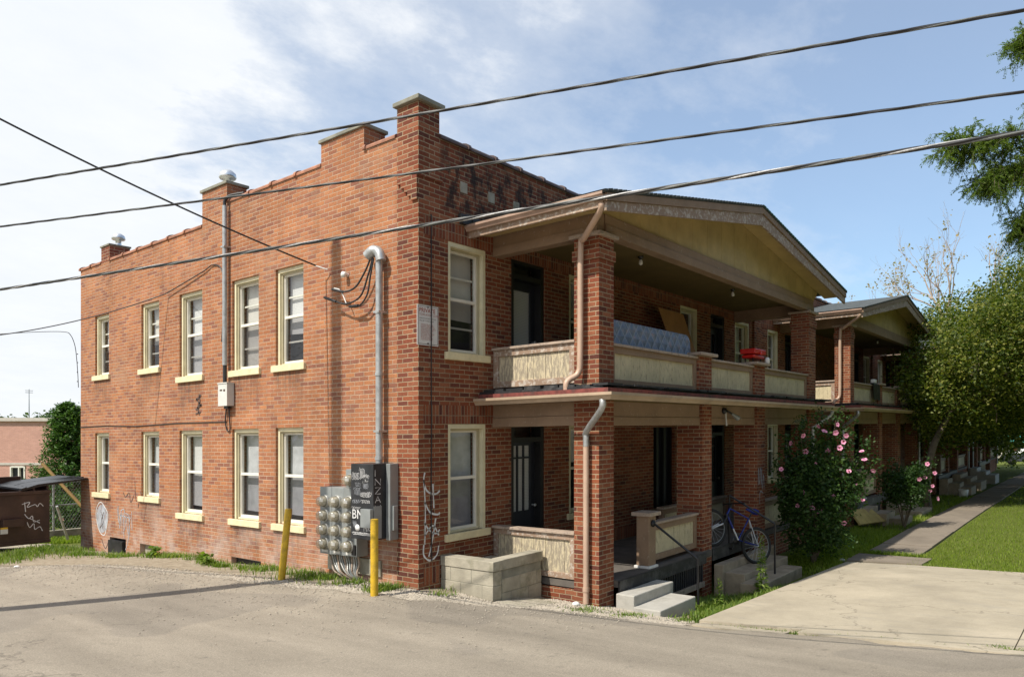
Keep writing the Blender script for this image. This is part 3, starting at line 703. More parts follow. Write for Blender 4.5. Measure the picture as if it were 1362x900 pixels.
YF = -1.97
def porch(b, ox, first, dz=0., gable=True):
    D = dz
    # upper floor / lower roof
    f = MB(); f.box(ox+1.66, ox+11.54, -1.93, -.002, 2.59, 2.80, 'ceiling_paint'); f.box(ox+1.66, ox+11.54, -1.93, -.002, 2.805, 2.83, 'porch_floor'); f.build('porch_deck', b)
    f = MB(); f.box(ox+1.27, ox+11.95, -2.32, -.002, 2.69, 2.75, 'membrane_red'); f.box(ox+1.27, ox+11.95, -2.32, -.002, 2.62, 2.688, 'gutter_paint')
    f.prism([(-2.26, 2.752), (-1.95, 2.79), (-.002, 2.79), (-.002, 2.752)], 'X', ox+1.30, ox+11.92, 'membrane_black')
    f.box(ox+1.44, ox+11.8, -2.14, -1.90, 2.775, 2.815, 'membrane_black'); f.box(ox+1.42, ox+1.72, -2.14, -.01, 2.772, 2.818, 'membrane_black')
    f.build('porch_roof', b)
    # ragged strips of roofing felt along the edge
    f = MB(); random.seed(3+int(ox))
    x = ox+1.4
    while x < ox+11.8:
        L = random.uniform(.25, .9); f.box(x, x+L, -2.21-random.uniform(0, .05), -1.98, 2.79+random.uniform(0, .01), 2.815+random.uniform(0, .02), 'membrane_black'); x += L*random.uniform(.9, 1.3)
    y = -2.0
    while y < -.1:
        L = random.uniform(.2, .5); f.box(ox+1.34-random.uniform(0, .04), ox+1.45, y, y+L, 2.785, 2.81+random.uniform(0, .025), 'membrane_black'); y += L*1.15
    f.build('roofing_felt', b)
    gm = MB(); gutter(gm, [(ox+1.25, -.01), (ox+1.25, -2.34), (ox+4.5, -2.34), (ox+8, -2.34), (ox+12.0, -2.34)], lambda i: 2.585+(.0, .0, -.005, -.012, -.03)[i])
    gm.build('gutter', b)
    # soffit of lower roof
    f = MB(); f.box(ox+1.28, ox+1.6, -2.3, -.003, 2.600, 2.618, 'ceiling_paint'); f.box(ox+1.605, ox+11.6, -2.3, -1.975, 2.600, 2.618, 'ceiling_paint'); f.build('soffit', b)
    # lower beams
    f = MB(); t1 = .0
    for (a0, a1) in ((1.605, 1.72),): 
        f.box(ox+a0, ox+a1, -1.55, -.003, 2.25, 2.395, 'taupe_paint'); f.box(ox+a0+.012, ox+a1, -1.55, -.003, 2.397, 2.6, 'taupe_paint')
    f.build('side_beam', b, bevel=.004)
    f = MB(); f.box(ox+11.45, ox+11.55, -1.55, -.003, 2.25, 2.6, 'taupe_paint'); f.build('side_beam', b)
    for (a0, a1) in ((2.0, 5.02), (5.42, 7.66), (8.12, 11.05)):
        f = MB(); f.box(ox+a0, ox+a1, -1.93, -1.80, 2.24, 2.37, 'taupe_paint'); f.box(ox+a0, ox+a1, -1.918, -1.80, 2.372, 2.598, 'taupe_paint'); f.build('beam', b, bevel=.004)
    # columns and piers, ground to roof
    for (a0, a1) in ((1.6, 2.0), (11.05, 11.6)):
        column(b, ox+a0, ox+a1, YF, -1.55, -.75, 2.60, cap=False)
        column(b, ox+a0, ox+a1, YF, -1.55, 2.79, 4.92+D, band=(4.60+D, 4.75+D))
    for (a0, a1) in ((5.02, 5.42), (7.66, 8.12)):
        column(b, ox+a0, ox+a1, YF, -1.48, -.85, 2.60, name='pier', cap=False)
    for (a0, a1) in ((4.88, 5.42), (7.54, 8.12)):
        column(b, ox+a0, ox+a1, YF-.0, -1.72, 2.80, 3.46, name='pier', cap_ext=.09)
    # upper balustrade
    rail_panel(b, 'X', -1.55, -.005, 2.865, 3.45, ox+1.62, mat_in='cream_panel_peeling' if first else 'cream_panel', mat_fr='taupe_worn')
    for (a0, a1) in ((2.0, 4.88), (5.42, 7.54), (8.12, 11.05)):
        rail_panel(b, 'Y', ox+a0+.002, ox+a1-.002, 2.825, 3.40, -1.93)
    # upper beams
    f = MB(); f.box(ox+1.61, ox+1.80, -1.93, -.003, 4.93+D, 5.07+D, 'taupe_paint'); f.box(ox+1.625, ox+1.80, -1.93, -.003, 5.072+D, 5.26+D, 'taupe_paint'); f.build('side_beam', b, bevel=.004)
    f = MB(); f.box(ox+11.35, ox+11.55, -1.75, -.003, 4.93+D, 5.26+D, 'taupe_paint'); f.build('side_beam', b, bevel=.004)
    f = MB(); f.box(ox+1.82, ox+11.52, -1.96, -1.78, 4.985+D, 5.12+D, 'taupe_paint'); f.box(ox+1.82, ox+11.52, -1.94, -1.78, 5.122+D, 5.27+D, 'taupe_paint'); f.build('beam', b, bevel=.004)
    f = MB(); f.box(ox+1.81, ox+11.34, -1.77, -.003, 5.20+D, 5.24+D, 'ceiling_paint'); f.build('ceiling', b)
    for lx in (4.2, 8.3):
        f = MB(); f.lathe((ox+lx, -1.2, 5.20+D), (0, 0, -1), [(.05, 0), (.05, .03), (.025, .04), (.025, .06)], 'black_metal', 10); lo = f.build('ceiling_lamp', b)
        f = MB(); f.lathe((ox+lx, -1.2, 5.14+D), (0, 0, -1), [(.018, 0), (.035, .04), (.032, .08), (.0, .1)], 'white_plastic', 10); f.build('bulb', lo)
    # gable roof
    xr, zr = ox+6.72, 6.38+D; xl, zl = ox+1.05, 5.30+D; xe, ze = ox+12.55, 5.55+D; YR = -2.42
    def rz(x): return zl+(zr-zl)*(x-xl)/(xr-xl) if x <= xr else zr+(ze-zr)*(x-xr)/(xe-xr)
    f = MB()
    f.prism([(xl-.03, zl-.012), (xr, zr-.005), (xr, zr+.035), (xl-.06, zl+.02)], 'Y', YR-.03, -.002, 'shingle')
    f.prism([(xr, zr-.005), (xe+.03, ze-.012), (xe+.06, ze+.02), (xr, zr+.035)], 'Y', YR-.03, -.002, 'shingle')
    f.build('roof', b)
    f = MB()
    for k in range(46):    # scalloped shingle butts along the rake
        for (x0_, x1_) in ((xl, xr), (xr, xe)):
            a = x0_+(x1_-x0_)*k/46; c = x0_+(x1_-x0_)*(k+.86)/46
            f.prism([(a, rz(a)+.012), (c, rz(c)+.012), (c, rz(c)+.038), (a, rz(a)+.032)], 'Y', YR-.045, YR+.08, 'roof_edge_green' if x0_ > xl else 'shingle')
    f.build('roof_edge', b)
    for (x0_, x1_, nm) in ((xl, xr, 'a'), (xr, xe, 'b')):
        f = MB()
        z0_, z1_ = rz(x0_), rz(x1_)
        s = .0 
        f.prism([(x0_, z0_-.115), (x1_, z1_-.135), (x1_, z1_-.008), (x0_, z0_-.015)], 'Y', YR-.02, YR+.04, 'taupe_paint')
        f.prism([(x0_+.02, z0_-.24), (x1_, z1_-.345), (x1_, z1_-.137), (x0_+.02, z0_-.117)] if nm == 'a' else [(x0_, z0_-.345), (x1_-.02, z1_-.29), (x1_-.02, z1_-.117), (x0_, z0_-.137)], 'Y', YR+.002, YR+.04, 'taupe_worn')
        f.build('rake_board', b)
    # underside boards of the gable overhang and the recessed tympanum
    f = MB(); f.prism([(ox+1.62, 5.27+D), (xe-.9, 5.272+D), (xe-.5, rz(xe-.5)-.06), (xr, zr-.10), (xl+.45, rz(xl+.45)-.03)], 'Y', -1.90, -1.86, 'cream_board')
    for x in np.arange(ox+2.3, ox+11.6, .62): f.box(x, x+.018, -1.904, -1.90, 5.272+D, rz(x)-.10, 'cream_board')
    f.build('gable_wall', b)
    f = MB()
    f.prism([(xl+.02, zl-.10), (xr, zr-.13), (xr, zr-.02), (xl+.02, zl-.02)], 'Y', YR+.045, -1.915, 'cream_board')
    f.prism([(xr, zr-.13), (xe-.02, ze-.10), (xe-.02, ze-.02), (xr, zr-.02)], 'Y', YR+.045, -1.915, 'cream_board')
    f.prism([(xl+.02, zl-.14), (ox+1.60, zl-.06), (ox+1.60, zl-.02), (xl+.02, zl-.02)], 'Y', -1.91, -.003, 'cream_board')
    f.build('soffit', b)
    f = MB(); f.box(xl-.01, xl+.03, YR+.045, -.003, zl-.19, zl-.04, 'taupe_worn'); f.build('fascia', b)
    gm = MB(); gutter(gm, [(xl-.012, -.003), (xl-.012, YR+.0)], zl-.10, w=.085, h=.09, m='terra_gutter'); gm.build('gutter', b)
    # downspouts
    f = MB(); z4 = 5.16+D
    pts = curve2([(ox+1.06, -2.34, z4), (ox+1.1, -2.30, z4-.08), (ox+1.42, -1.84, z4-.30), (ox+1.5, -1.73, z4-.42), (ox+1.5, -1.72, 3.3), (ox+1.49, -1.70, 3.0), (ox+1.38, -1.62, 2.90), (ox+1.33, -1.60, 2.84), (ox+1.33, -1.6, 2.74)], 5)
    f.tube(pts, .043, 'downspout_paint', 8); f.build('downspout', b)
    f = MB(); pts = curve2([(ox+1.22, -2.26, 2.585), (ox+1.23, -2.24, 2.46), (ox+1.50, -1.83, 2.17), (ox+1.53, -1.80, 2.08), (ox+1.53, -1.80, 1.95)], 5)
    f.tube(pts, .045, 'galvanised', 8); dn = f.build('downspout', b)
    f = MB(); f.tube([(ox+1.53, -1.80, 1.97), (ox+1.53, -1.80, .6), (ox+1.53, -1.80, -.27)], .042, 'downspout_paint' if first else 'galvanised', 8)
    f.tube([(ox+1.53, -1.80, -.1), (ox+1.53, -1.80, -.04)], .05, 'downspout_paint', 8); f.build('lower_pipe', dn)
    f = MB(); f.tube(curve2([(ox+11.95, -2.27, 2.60), (ox+11.95, -2.25, 2.47), (ox+11.85, -2.2, 2.40), (ox+11.30, -2.04, 2.17), (ox+11.22, -2.02, 2.05), (ox+11.22, -2.02, 1.0), (ox+11.22, -2.02, -.45)], 4), .035, 'pale_enamel' if first else 'galvanised', 8); f.build('downspout', b)
    # lower floor
    f = MB(); f.box(ox+2.012, ox+5.3, -2.03, -.003, -.10, 0., 'porch_floor'); f.box(ox+1.64, ox+2.01, -1.54, -.003, -.10, 0., 'porch_floor'); f.box(ox+5.3, ox+11.5, -1.96, -.003, -.10, -.003, 'porch_floor')
    f.box(ox+2.02, ox+5.0, -2.06, -2.032, -.19, -.005, 'membrane_black'); f.box(ox+5.43, ox+7.65, -1.99, -1.962, -.22, -.008, 'membrane_black'); f.build('porch_floor', b)
    f = MB(); f.box(ox+3.15, ox+5.0, -1.99, -1.95, -.60, -.192, 'black_frame')
    for k in range(22): x = ox+3.17+k*.083; f.box(x, x+.05, -2.012, -1.992, -.50, -.195, 'dark_door')
    f.box(ox+3.15, ox+5.0, -2.03, -1.992, -.60, -.51, 'cap_rail_paint'); f.build('porch_skirt', b)
    f = MB(); f.box(ox+1.62, ox+1.85, -1.549, -.003, -.9, -.12, 'brick_plain'); f.build('foundation_wall', b)
    f = MB(); f.box(ox+8.12, ox+11.05, -1.95, -1.75, -.9, -.12, 'brick_plain'); f.build('foundation_wall', b)
    # lower balustrade
    rail_panel(b, 'X', -1.545, -.01, .02, .67, ox+1.62, mat_in='cream_panel_peeling', mat_fr='taupe_worn', fr=.085)
    f = MB(); f.box(ox+3.06, ox+3.29, -1.97, -1.75, .04, .82, 'taupe_paint'); f.box(ox+3.0, ox+3.35, -2.03, -1.69, .82, .88, 'cap_rail_paint'); f.box(ox+3.03, ox+3.32, -2.0, -1.72, -.0, .04, 'white_plastic'); f.build('newel_post', b, bevel=.006)
    rail_panel(b, 'Y', ox+3.29, ox+5.0, .07, .65, -1.88, mat_in='cream_panel')
    rail_panel(b, 'Y', ox+8.13, ox+11.04, .02, .60, -1.88)
    rail_panel(b, 'Y', ox+5.9, ox+9.0, .02, .60, -.75, name='inner_railing')
    # openings
    return

HOLES_U = [(.60,1.44,3.36,4.99),(3.745,4.60,3.36,4.99),(8.22,9.10,3.36,4.99),(11.40,12.37,3.36,4.99)]
DOORS_U = [(2.08,3.0,2.84,4.99),(9.87,10.74,2.84,4.99)]
HOLES_L = [(.60,1.44,.69,2.30),(3.745,4.60,.69,2.30),(11.40,12.37,.69,2.30)]
DOORS_L = [(2.08,3.0,0.,2.30),(9.87,10.74,0.,2.30)]
DARK_L = (6.93,7.95,.47,2.22)
def off(hs, ox): return [(a+ox, b+ox, c, d) for a, b, c, d in hs]
SIDE_U = [(9.92,10.65,3.62,4.99),(7.58,8.36,3.62,4.99),(5.87,6.74,3.36,4.99),(3.97,4.82,3.36,4.99),(2.68,3.46,3.36,4.99)]
SIDE_L = [(9.92,10.65,.95,2.31),(7.58,8.36,.95,2.31),(5.87,6.74,.69,2.31),(3.97,4.82,.69,2.31),(2.68,3.46,.69,2.31)]
VENTS = [(9.08,9.88,-.45,-.02),(7.68,8.42,-.45,-.05),(3.90,4.85,-.22,.0)]

def building(ox, first, label, lbl_grp='brick rowhouse blocks with two-storey porches'):
    b = thing('apartment_building', label, 'building', (ox, 0, -.5), lbl_grp)
    W = 13.14
    zt = 6.44
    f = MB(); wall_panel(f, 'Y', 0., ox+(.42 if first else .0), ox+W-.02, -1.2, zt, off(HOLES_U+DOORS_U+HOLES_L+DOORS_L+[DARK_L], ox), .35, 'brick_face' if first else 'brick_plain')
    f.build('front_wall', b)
    f = MB()
    if first:
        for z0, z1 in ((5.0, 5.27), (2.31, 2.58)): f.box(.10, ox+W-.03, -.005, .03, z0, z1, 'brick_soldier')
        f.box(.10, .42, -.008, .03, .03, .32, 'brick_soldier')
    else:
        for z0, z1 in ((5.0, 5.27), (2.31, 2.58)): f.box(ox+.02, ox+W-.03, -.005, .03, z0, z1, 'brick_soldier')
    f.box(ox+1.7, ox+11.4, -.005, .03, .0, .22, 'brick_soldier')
    f.build('soldier_course', b)
    f = MB(); 
    for x in (.86, 1.50, 2.13, 2.8): f.box(ox+x, ox+x+.15, -.012, .05, 5.77, 5.93, 'block_concrete')
    f.build('inset_blocks', b)
    t = MB(); tiles(t, 'Y', -.02, ox+(.42 if first else .05), ox+W-.05, zt+.02, 'dark_tile'); t.build('parapet_coping', b)
    f = MB(); f.box(ox+.3, ox+W, .3, 11.2, 6.0, 6.08, 'flat_roof'); f.build('flat_roof', b)
    f = MB(); f.box(ox+.3, ox+W-.02, 11.12, 11.45, -1.5, 6.1, 'brick_common'); f.box(ox+W-.30, ox+W-.021, .36, 11.1, -1.5, 6.2, 'brick_common')
    if not first: f.box(ox+.01, ox+.29, .36, 11.1, -1.5, 6.2, 'brick_common')
    f.build('rear_wall', b)
    for i, h in enumerate(off(HOLES_U, ox)): window(b, 'Y', *h, style=(1, 2, 3, 1)[i % 4] if first else (3, 2, 3, 1)[i % 4])
    for i, h in enumerate(off(HOLES_L, ox)): window(b, 'Y', *h, style=(0, 2, 1)[i % 3] if first else (2, 3, 1)[i % 3])
    for i, h in enumerate(off(DOORS_U, ox)): door(b, *h, pane=(.38, .92), white=1 if (i == 0 and first) else 0)
    for i, h in enumerate(off(DOORS_L, ox)): door(b, *h, pane=(.42, .97), white=1 if i == 0 else 0, grid=3)
    h = off([DARK_L], ox)[0]; f = MB(); f.pb('Y', h[0], h[1], -.20, -.16, h[2], h[3], 'dark_door')
    for k in range(4): a = h[0]+(h[1]-h[0])*k/3; f.pb('Y', max(h[0], a-.05), min(h[1], a+.05), -.16, -.08, h[2], h[3], 'black_frame')
    f.pb('Y', h[0]-.1, h[1]+.1, -.10, .05, h[2]-.09, h[2], 'taupe_paint'); f.build('boarded_window', b)
    # pilasters on the party wall between the blocks
    f = MB(); f.box(ox+12.62, ox+13.10, -.06, -.001, -1, 6.44, 'brick_plain'); f.build('pilaster', b)
    porch(b, ox, first, 0. if first else .06)
    return b

B1 = building(0., True, 'two-storey red brick corner building with stepped side wall and peeling two-level porch, nearest the alley')
# --- side wall of the corner building
f = MB()
topo = [(0, 6.86), (.40, 6.44), (1.17, 6.80), (2.21, 6.44), (5.0, 6.80), (5.87, 6.16), (9.9, 6.16)]
wall_panel(f, 'X', 0., .44, 11.45, -1.3, [(.44, 6.44)]+topo[2:], SIDE_U+SIDE_L+VENTS, .30, 'brick_common')
f.build('side_wall', B1)
f = MB(); f.box(-.002, .418, -.002, .438, -1.2, 6.85, 'brick_plain')
for k in range(5):   # corbelled brick courses under the corner pier
    z = 5.80-.068*k; f.box(-.035, .12, .02*k*0+.0+.001, .40-.07*k, z-.066, z, 'brick_plain')
f.box(-.035, .45, -.035, .40, 5.80, 5.83, 'brick_plain')
f.build('corner_pier', B1)
f = MB(); f.box(-.065, .48, -.065, .47, 6.851, 6.915, 'concrete_cap'); f.build('pier_cap', B1, bevel=.01)
for (a_, b_, z_) in ((.47, 1.17, 6.46), (2.21, 5.0, 6.46), (5.88, 9.9, 6.18), (10.33, 11.47, 6.18)):
    t = MB(); tiles(t, 'X', 0., a_, b_, z_, 'terracotta_tile'); t.build('parapet_coping', B1)
def chimney(y0, y1, x1, zt, vent, sx=.3):
    f = MB(); f.box(sx if sx else 0.004, x1, y0+.002, y1-.002, 5.5, zt, 'brick_chimney')
    c = f.build('chimney', B1)
    f = MB(); f.box(-.035, x1+.035, y0-.035, y1+.035, zt, zt+.055, 'concrete_cap'); f.build('cap', c, bevel=.008)
    if vent:
        f = MB(); cx_, cy_ = x1*.6, (y0+y1)/2-.05
        f.lathe((cx_, cy_, zt+.05), (0, 0, 1), [(.09, 0), (.075, .04), (.065, .05), (.065, .17), (.14, .175), (.16, .20), (.15, .27), (.09, .33), (.0, .345)], 'bright_metal', 18); f.build('vent_cap', c)
chimney(1.17, 2.21, .42, 6.80, False); chimney(5.0, 5.87, .40, 6.80, True)
f = MB(); f.box(0.003, .45, 9.9, 10.33, 6.17, 6.52, 'brick_chimney'); c = f.build('chimney', B1)
f = MB(); f.box(-.02, .47, 9.88, 10.35, 6.52, 6.555, 'concrete_cap'); f.build('cap', c)
f = MB(); f.lathe((.28, 10.1, 6.55), (0, 0, 1), [(.09, 0), (.065, .04), (.06, .16), (.13, .165), (.15, .19), (.13, .26), (.06, .31), (.0, .32)], 'bright_metal', 18); f.build('vent_cap', c)
for i, h in enumerate(SIDE_U): window(B1, 'X', *h, style=1)
for i, h in enumerate(SIDE_L): window(B1, 'X', *h, style=0)
for i, (a, b_, c_, d_) in enumerate(VENTS):
    f = MB(); f.pb('X', a, b_, -.14, -.10, c_, d_, ('black_enamel', 'block_concrete', 'membrane_black')[i])
    if i == 0: f.pb('X', a+.1, b_+.0, -.095, .04, c_+.0, d_-.06, 'black_enamel')
    f.build('basement_window', B1)
f = MB(); f.box(.85, 2.2, -.07, -.001, 5.29, 5.40, 'membrane_black')
for k in range(9): x = .82+k*.12; f.box(x, x+.13, -.05-random.random()*.05, -.001, 5.33, 5.42+random.random()*.05, 'membrane_black')
f.build('roof_flashing', B1)
# graffiti on the masonry
def tagmarks(par, pl, o, lines, m, w, n=.004, nm='graffiti'):
    f = MB()
    for ln in lines: stroke(f, pl, curve2(ln, 5), w, n, m, o)
    return f.build(nm, par)
# tall looping tag on the front pier face
tagmarks(B1, 'Y', 0., [[(.12,1.62),(.10,1.5),(.17,1.35),(.33,1.30),(.42,1.34)],[(.10,1.52),(.13,1.1),(.12,.6)],[(.12,1.2),(.22,1.05),(.38,1.0),(.42,1.03)],[(.28,1.45),(.30,1.1)],[(.11,.92),(.2,.8),(.34,.73),(.42,.78)],[(.10,.6),(.10,.45),(.22,.36),(.36,.42),(.40,.55)],[(.34,.95),(.26,.6),(.2,.42)],[(.11,.72),(.28,.85),(.4,.7)]], 'chalk_white', .026, .006)
f = MB()
blob = [(10.28+.30*math.cos(t)*(1+.12*math.sin(3*t)), .36+.36*math.sin(t)*(1+.15*math.sin(2*t))) for t in np.linspace(0, 2*math.pi, 26)]
for k in range(13):
    y_ = 10.28+.26*(k-6)/6; h_ = .32*math.sqrt(max(.05, 1-((k-6)/6.6)**2)); stroke(f, 'X', [(y_+random.uniform(-.01, .01), .36-h_+q*h_*2/5) for q in range(6)], .036, .003, 'chalk_grey')
stroke(f, 'X', blob, .022, .004, 'chalk_white'); stroke(f, 'X', curve2([(10.36, .55), (10.2, .3), (10.38, .15)], 5), .018, .005, 'chalk_dark'); stroke(f, 'X', curve2([(10.18, .52), (10.3, .3), (10.2, .1)], 5), .018, .005, 'chalk_dark')
f.build('graffiti', B1)
tagmarks(B1, 'X', 0., [[(9.5,.65),(9.4,.3),(9.3,.55),(9.25,.1)],[(9.3,.6),(9.15,.62),(9.1,.3),(9.2,.1)],[(9.1,.55),(8.95,.5),(8.9,.2),(9.0,-.1),(9.1,-.25)],[(9.4,.5),(8.85,.45)],[(8.8,.6),(8.78,.2)],[(9.45,.7),(9.38,.2),(9.3,.62)],[(9.2,.55),(9.16,.0)],[(9.05,.5),(8.96,.1),(8.88,.52)]], 'chalk_grey', .018, .005)
tagmarks(B1, 'X', 0., [[(9.2,1.0),(9.1,.9),(8.95,1.0)],[(8.9,1.0),(8.85,.8),(8.7,.95)],[(8.65,1.25),(8.6,.85),(8.45,.9),(8.5,.7)],[(8.4,1.05),(8.3,.85),(8.25,1.05)],[(10.3,-.1),(10.1,-.3),(9.9,-.1),(9.8,-.3)]], 'chalk_dark', .022, .004)
tagmarks(B1, 'X', 0., [[(5.98,3.0),(5.95,2.85),(6.02,2.75),(5.96,2.6)],[(5.9,2.98),(6.08,2.88)],[(5.88,2.8),(6.1,2.7)],[(6.08,2.92),(5.9,2.76)],[(6.1,2.62),(5.92,2.66)]], 'chalk_dark', .035, .010, nm='rusty_bracket')
tagmarks(B1, 'Y', YF, [[(7.72,1.0),(7.74,1.35),(7.80,1.0),(7.86,1.35),(7.9,1.0)],[(7.92,1.3),(7.94,.9),(8.02,1.2),(8.05,.9)],[(7.8,.6),(7.82,.85),(8.0,.82)]], 'chalk_grey', .022, .006)

B2 = building(13.2, False, 'second brick block with gabled two-level porch, between corner building and leafy tree')
B4 = building(39.6, False, 'farthest brick block at the shaded end of the path')
B3 = building(26.4, False, 'third brick block of the row, mostly hidden behind the leafy tree')

# ------------------------------------------------------------------ concrete steps
def steps(label, treads, m, grp='concrete steps up to the porches', name='concrete_steps'):
    """treads (x0,x1,yfront,ztop) from the top down; all run back to the porch"""
    f = MB(); zb = -1.0
    for i, (a, b, y, z) in enumerate(treads):
        yb = -2.065 if i == 0 else treads[i-1][2]+.002
        f.box(a, b, y, yb, zb, z, m)
    a, b, y, z = treads[-1]
    o = f.build(name, None, bevel=.015, loc=((a+b)/2, y, T((a+b)/2, y)))
    return tag(o, label, 'steps', grp)
steps('pale new concrete two-step block beside the near brick column', [(1.90,3.12,-2.36,-.16),(1.88,3.0,-2.78,-.31)], 'step_concrete_new')
steps('brown weathered three-step block under the blue bicycle', [(5.30,8.0,-2.24,-.25),(5.38,7.65,-2.60,-.39),(5.16,7.35,-2.97,-.51)], 'step_concrete_old')
steps('old concrete steps beside the yellowish board at second block', [(15.2,16.3,-2.35,-.16),(15.5,16.6,-2.75,-.31),(15.8,16.9,-3.15,-.46)], 'step_concrete_old')
steps('low old concrete steps behind the small pink-flowered bush', [(18.7,20.6,-2.3,-.27),(18.7,20.4,-2.7,-.40),(18.6,20.3,-3.1,-.53)], 'step_concrete_old')
f = steps('shaded concrete steps just past the curved tree trunk', [(28.4,29.6,-2.4,-.12),(28.6,29.8,-2.8,-.3),(28.8,30.2,-3.2,-.47)], 'step_concrete_old')
steps('middle shaded concrete steps along the far porches', [(31.9,34.2,-2.4,-.12),(31.9,34.0,-2.8,-.28),(31.9,33.8,-3.2,-.45)], 'step_concrete_old')
steps('farthest pale concrete steps before the path fades into shade', [(37.5,39.2,-2.4,-.1),(37.5,39.2,-2.8,-.27),(37.5,39.2,-3.2,-.44)], 'step_concrete_new')
# handrails
def rail(label, paths, m='black_metal', r=.019, ball=None):
    f = MB()
    for p in paths: f.tube(p, r, m, 8)
    if ball: f.lathe(ball, (0, -1, 0), [(.0, -.02), (.055, -.02), (.055, .015), (.03, .03), (0, .03)], m, 12)
    p = paths[-1][-1]
    o = f.build('handrail', None, loc=(p[0], p[1], p[2])); return tag(o, label, 'handrail', 'black pipe handrails at the porch steps')
rail('black pipe handrail sloping from the tan post past the pale steps', [[(3.17,-2.0,.70),(3.13,-2.75,.22)], [(3.13,-2.75,.225),(3.13,-2.76,-.46)]], ball=(3.17,-1.985,.70))
rail('black pipe handrail above the bicycle saddle on brown steps', [[(6.22,-1.98,.90),(6.32,-2.8,.41)], [(6.22,-1.98,.90),(6.22,-1.97,0)], [(6.32,-2.8,.415),(6.32,-2.8,-.53)]])
rail('thin black handrail in front of the curved tree trunk', [[(20.4,-2.1,.7),(20.45,-3.0,.15)], [(20.45,-3.0,.16),(20.45,-3.0,-.5)]])
# little rubble pieces on the first porch
for k, (x, y, s, lb) in enumerate([(2.62,-1.25,.17,'flat broken stone lying nearest the near column on the porch floor'),(2.95,-1.05,.20,'largest broken stone in the rubble behind the tan newel post'),(2.98,-.9,.13,'small stone on top of the rubble behind the newel post')]):
    bm = MB(); bm.lathe((x, y, .0+(.09 if k == 2 else 0)), (0, 0, 1), [(0, 0), (s, .01), (s*.95, .05), (s*.6, .085), (0, .09)], 'rock', 7)
    o = bm.build('rubble_stone', None, loc=(x, y, 0)); tag(o, lb, 'stone', 'rubble on the porch')

# ------------------------------------------------------------------ concrete block areaway beside the corner
f = MB()
def blocks(mb, pl, o, u0, u1, z0, rows, side):
    bw, bh = .40, .20; 
    for r in range(rows):
        u = u0-(bw/2 if r % 2 else 0)
        while u < u1-.02:
            a, b = max(u, u0), min(u+bw, u1)
            if b-a > .03: mb.pb(pl, a+.003, b-.003, -.19, random.uniform(-.003, .003), z0+r*bh+.003, z0+(r+1)*bh-.003, 'block_concrete', o)
            u += bw
z0b = -.34
blocks(f, 'X', .44, -1.0, -.01, z0b, 3, 0); blocks(f, 'Y', -1.0, .64, 1.56, z0b-.12, 3, 0)
f.box(.445, .625, -.99, -.012, z0b, z0b+.595, 'concrete_cap'); f.box(.64, 1.55, -.99, -.82, z0b-.1, z0b+.60, 'concrete_cap')
f.box(.43, .645, -1.012, -.01, .263, .40, 'block_concrete'); f.box(.647, 1.57, -1.012, -.80, .263, .405, 'block_concrete')
f.box(1.36, 1.55, -.8, -.01, -.5, .25, 'block_concrete')
o = f.build('block_areaway', None, loc=(1, -.5, T(1, -.5)), bevel=.006); tag(o, 'low grey concrete block enclosure against the front wall by the corner', 'block wall')

# ------------------------------------------------------------------ bollards
for (x, y, tx, ty, lb) in ((-.77, 2.17, .10, -.06, 'leaning yellow bollard in the grass under the ground floor windows'), (-.75, .06, .0, 0., 'upright yellow bollard in front of the electric meters')):
    z = T(x, y)
    f = MB(); f.tube([(x, y, z-.25), (x+tx*.2, y+ty*.2, z+.1), (x+tx, y+ty, 1.03+(0 if tx else 0))], .052, 'yellow_paint', 20, cap=False)
    f.lathe((x+tx, y+ty, 1.03), (0, 0, 1), [(.052, 0), (.05, .005), (.0, .008)], 'yellow_paint', 20)
    o = f.build('bollard', None, shear=False, loc=(x, y, z)); tag(o, lb, 'bollard', 'yellow steel bollards guarding the side wall')

# ------------------------------------------------------------------ electric service
mt = thing('electric_meter_bank', 'grey bank of thirteen round glass electric meters on the side wall', 'meters', (-.12, 1.45, .3))
f = MB()
f.pb('X', 1.05, 1.34, .02, .24, .37, 1.38, 'grey_enamel'); f.pb('X', 1.343, 1.63, .02, .237, .365, 1.385, 'grey_enamel'); f.pb('X', 1.633, 1.92, .02, .24, .36, 1.38, 'grey_enamel')
f.build('cabinet', mt, bevel=.008)
f = MB(); f.pb('X', 1.02, 1.30, .02, .235, 1.383, 1.66, 'grey_enamel'); f.build('upper_cabinet', mt, bevel=.008)
def meter(y, z):
    f = MB(); f.lathe((-.235, y, z), (-1, 0, 0), [(.098, 0), (.10, .03), (.092, .045), (.088, .045)], 'meter_base', 20)
    m_ = f.build('meter', mt)
    f = MB(); f.lathe((-.26, y, z), (-1, 0, 0), [(.08, 0), (.075, .06), (.0, .061)], 'meter_dial', 18); f.pb('X', y-.045, y+.045, .325, .328, z-.01, z+.035, 'white_plastic'); f.build('dial', m_)
    f = MB(); f.lathe((-.275, y, z), (-1, 0, 0), [(.082, 0), (.080, .075), (.068, .098), (.04, .106), (0, .108)], 'meter_glass', 20); f.build('glass_dome', m_)
for r in range(4):
    for c in range(3): meter(1.775-.29*c, 1.17-.215*r-.0)
meter(1.16, 1.50)
f = MB(); f.pb('X', 1.06, 1.14, .24, .262, .40, .55, 'black_frame')
for c in range(3): f.pb('X', 1.12+.29*c+.02, 1.12+.29*c+.17, .240, .2425, .39, .43, 'pale_enamel')
f.build('latch_plates', mt)
f = MB(); random.seed(11)
for k in range(13):
    y = 1.15+.055*k; e = 1.08+.03*k+random.uniform(-.05, .05)
    f.tube(curve2([(-.10-random.random()*.06, y, .38), (-.12, y-.02, .25), (-.13-random.random()*.05, (y+e)/2, .10), (-.06, e, -.02), (.02, e, -.06)], 4), .014, ('cap_rail_paint', 'grey_enamel', 'meter_base')[k % 3], 6)
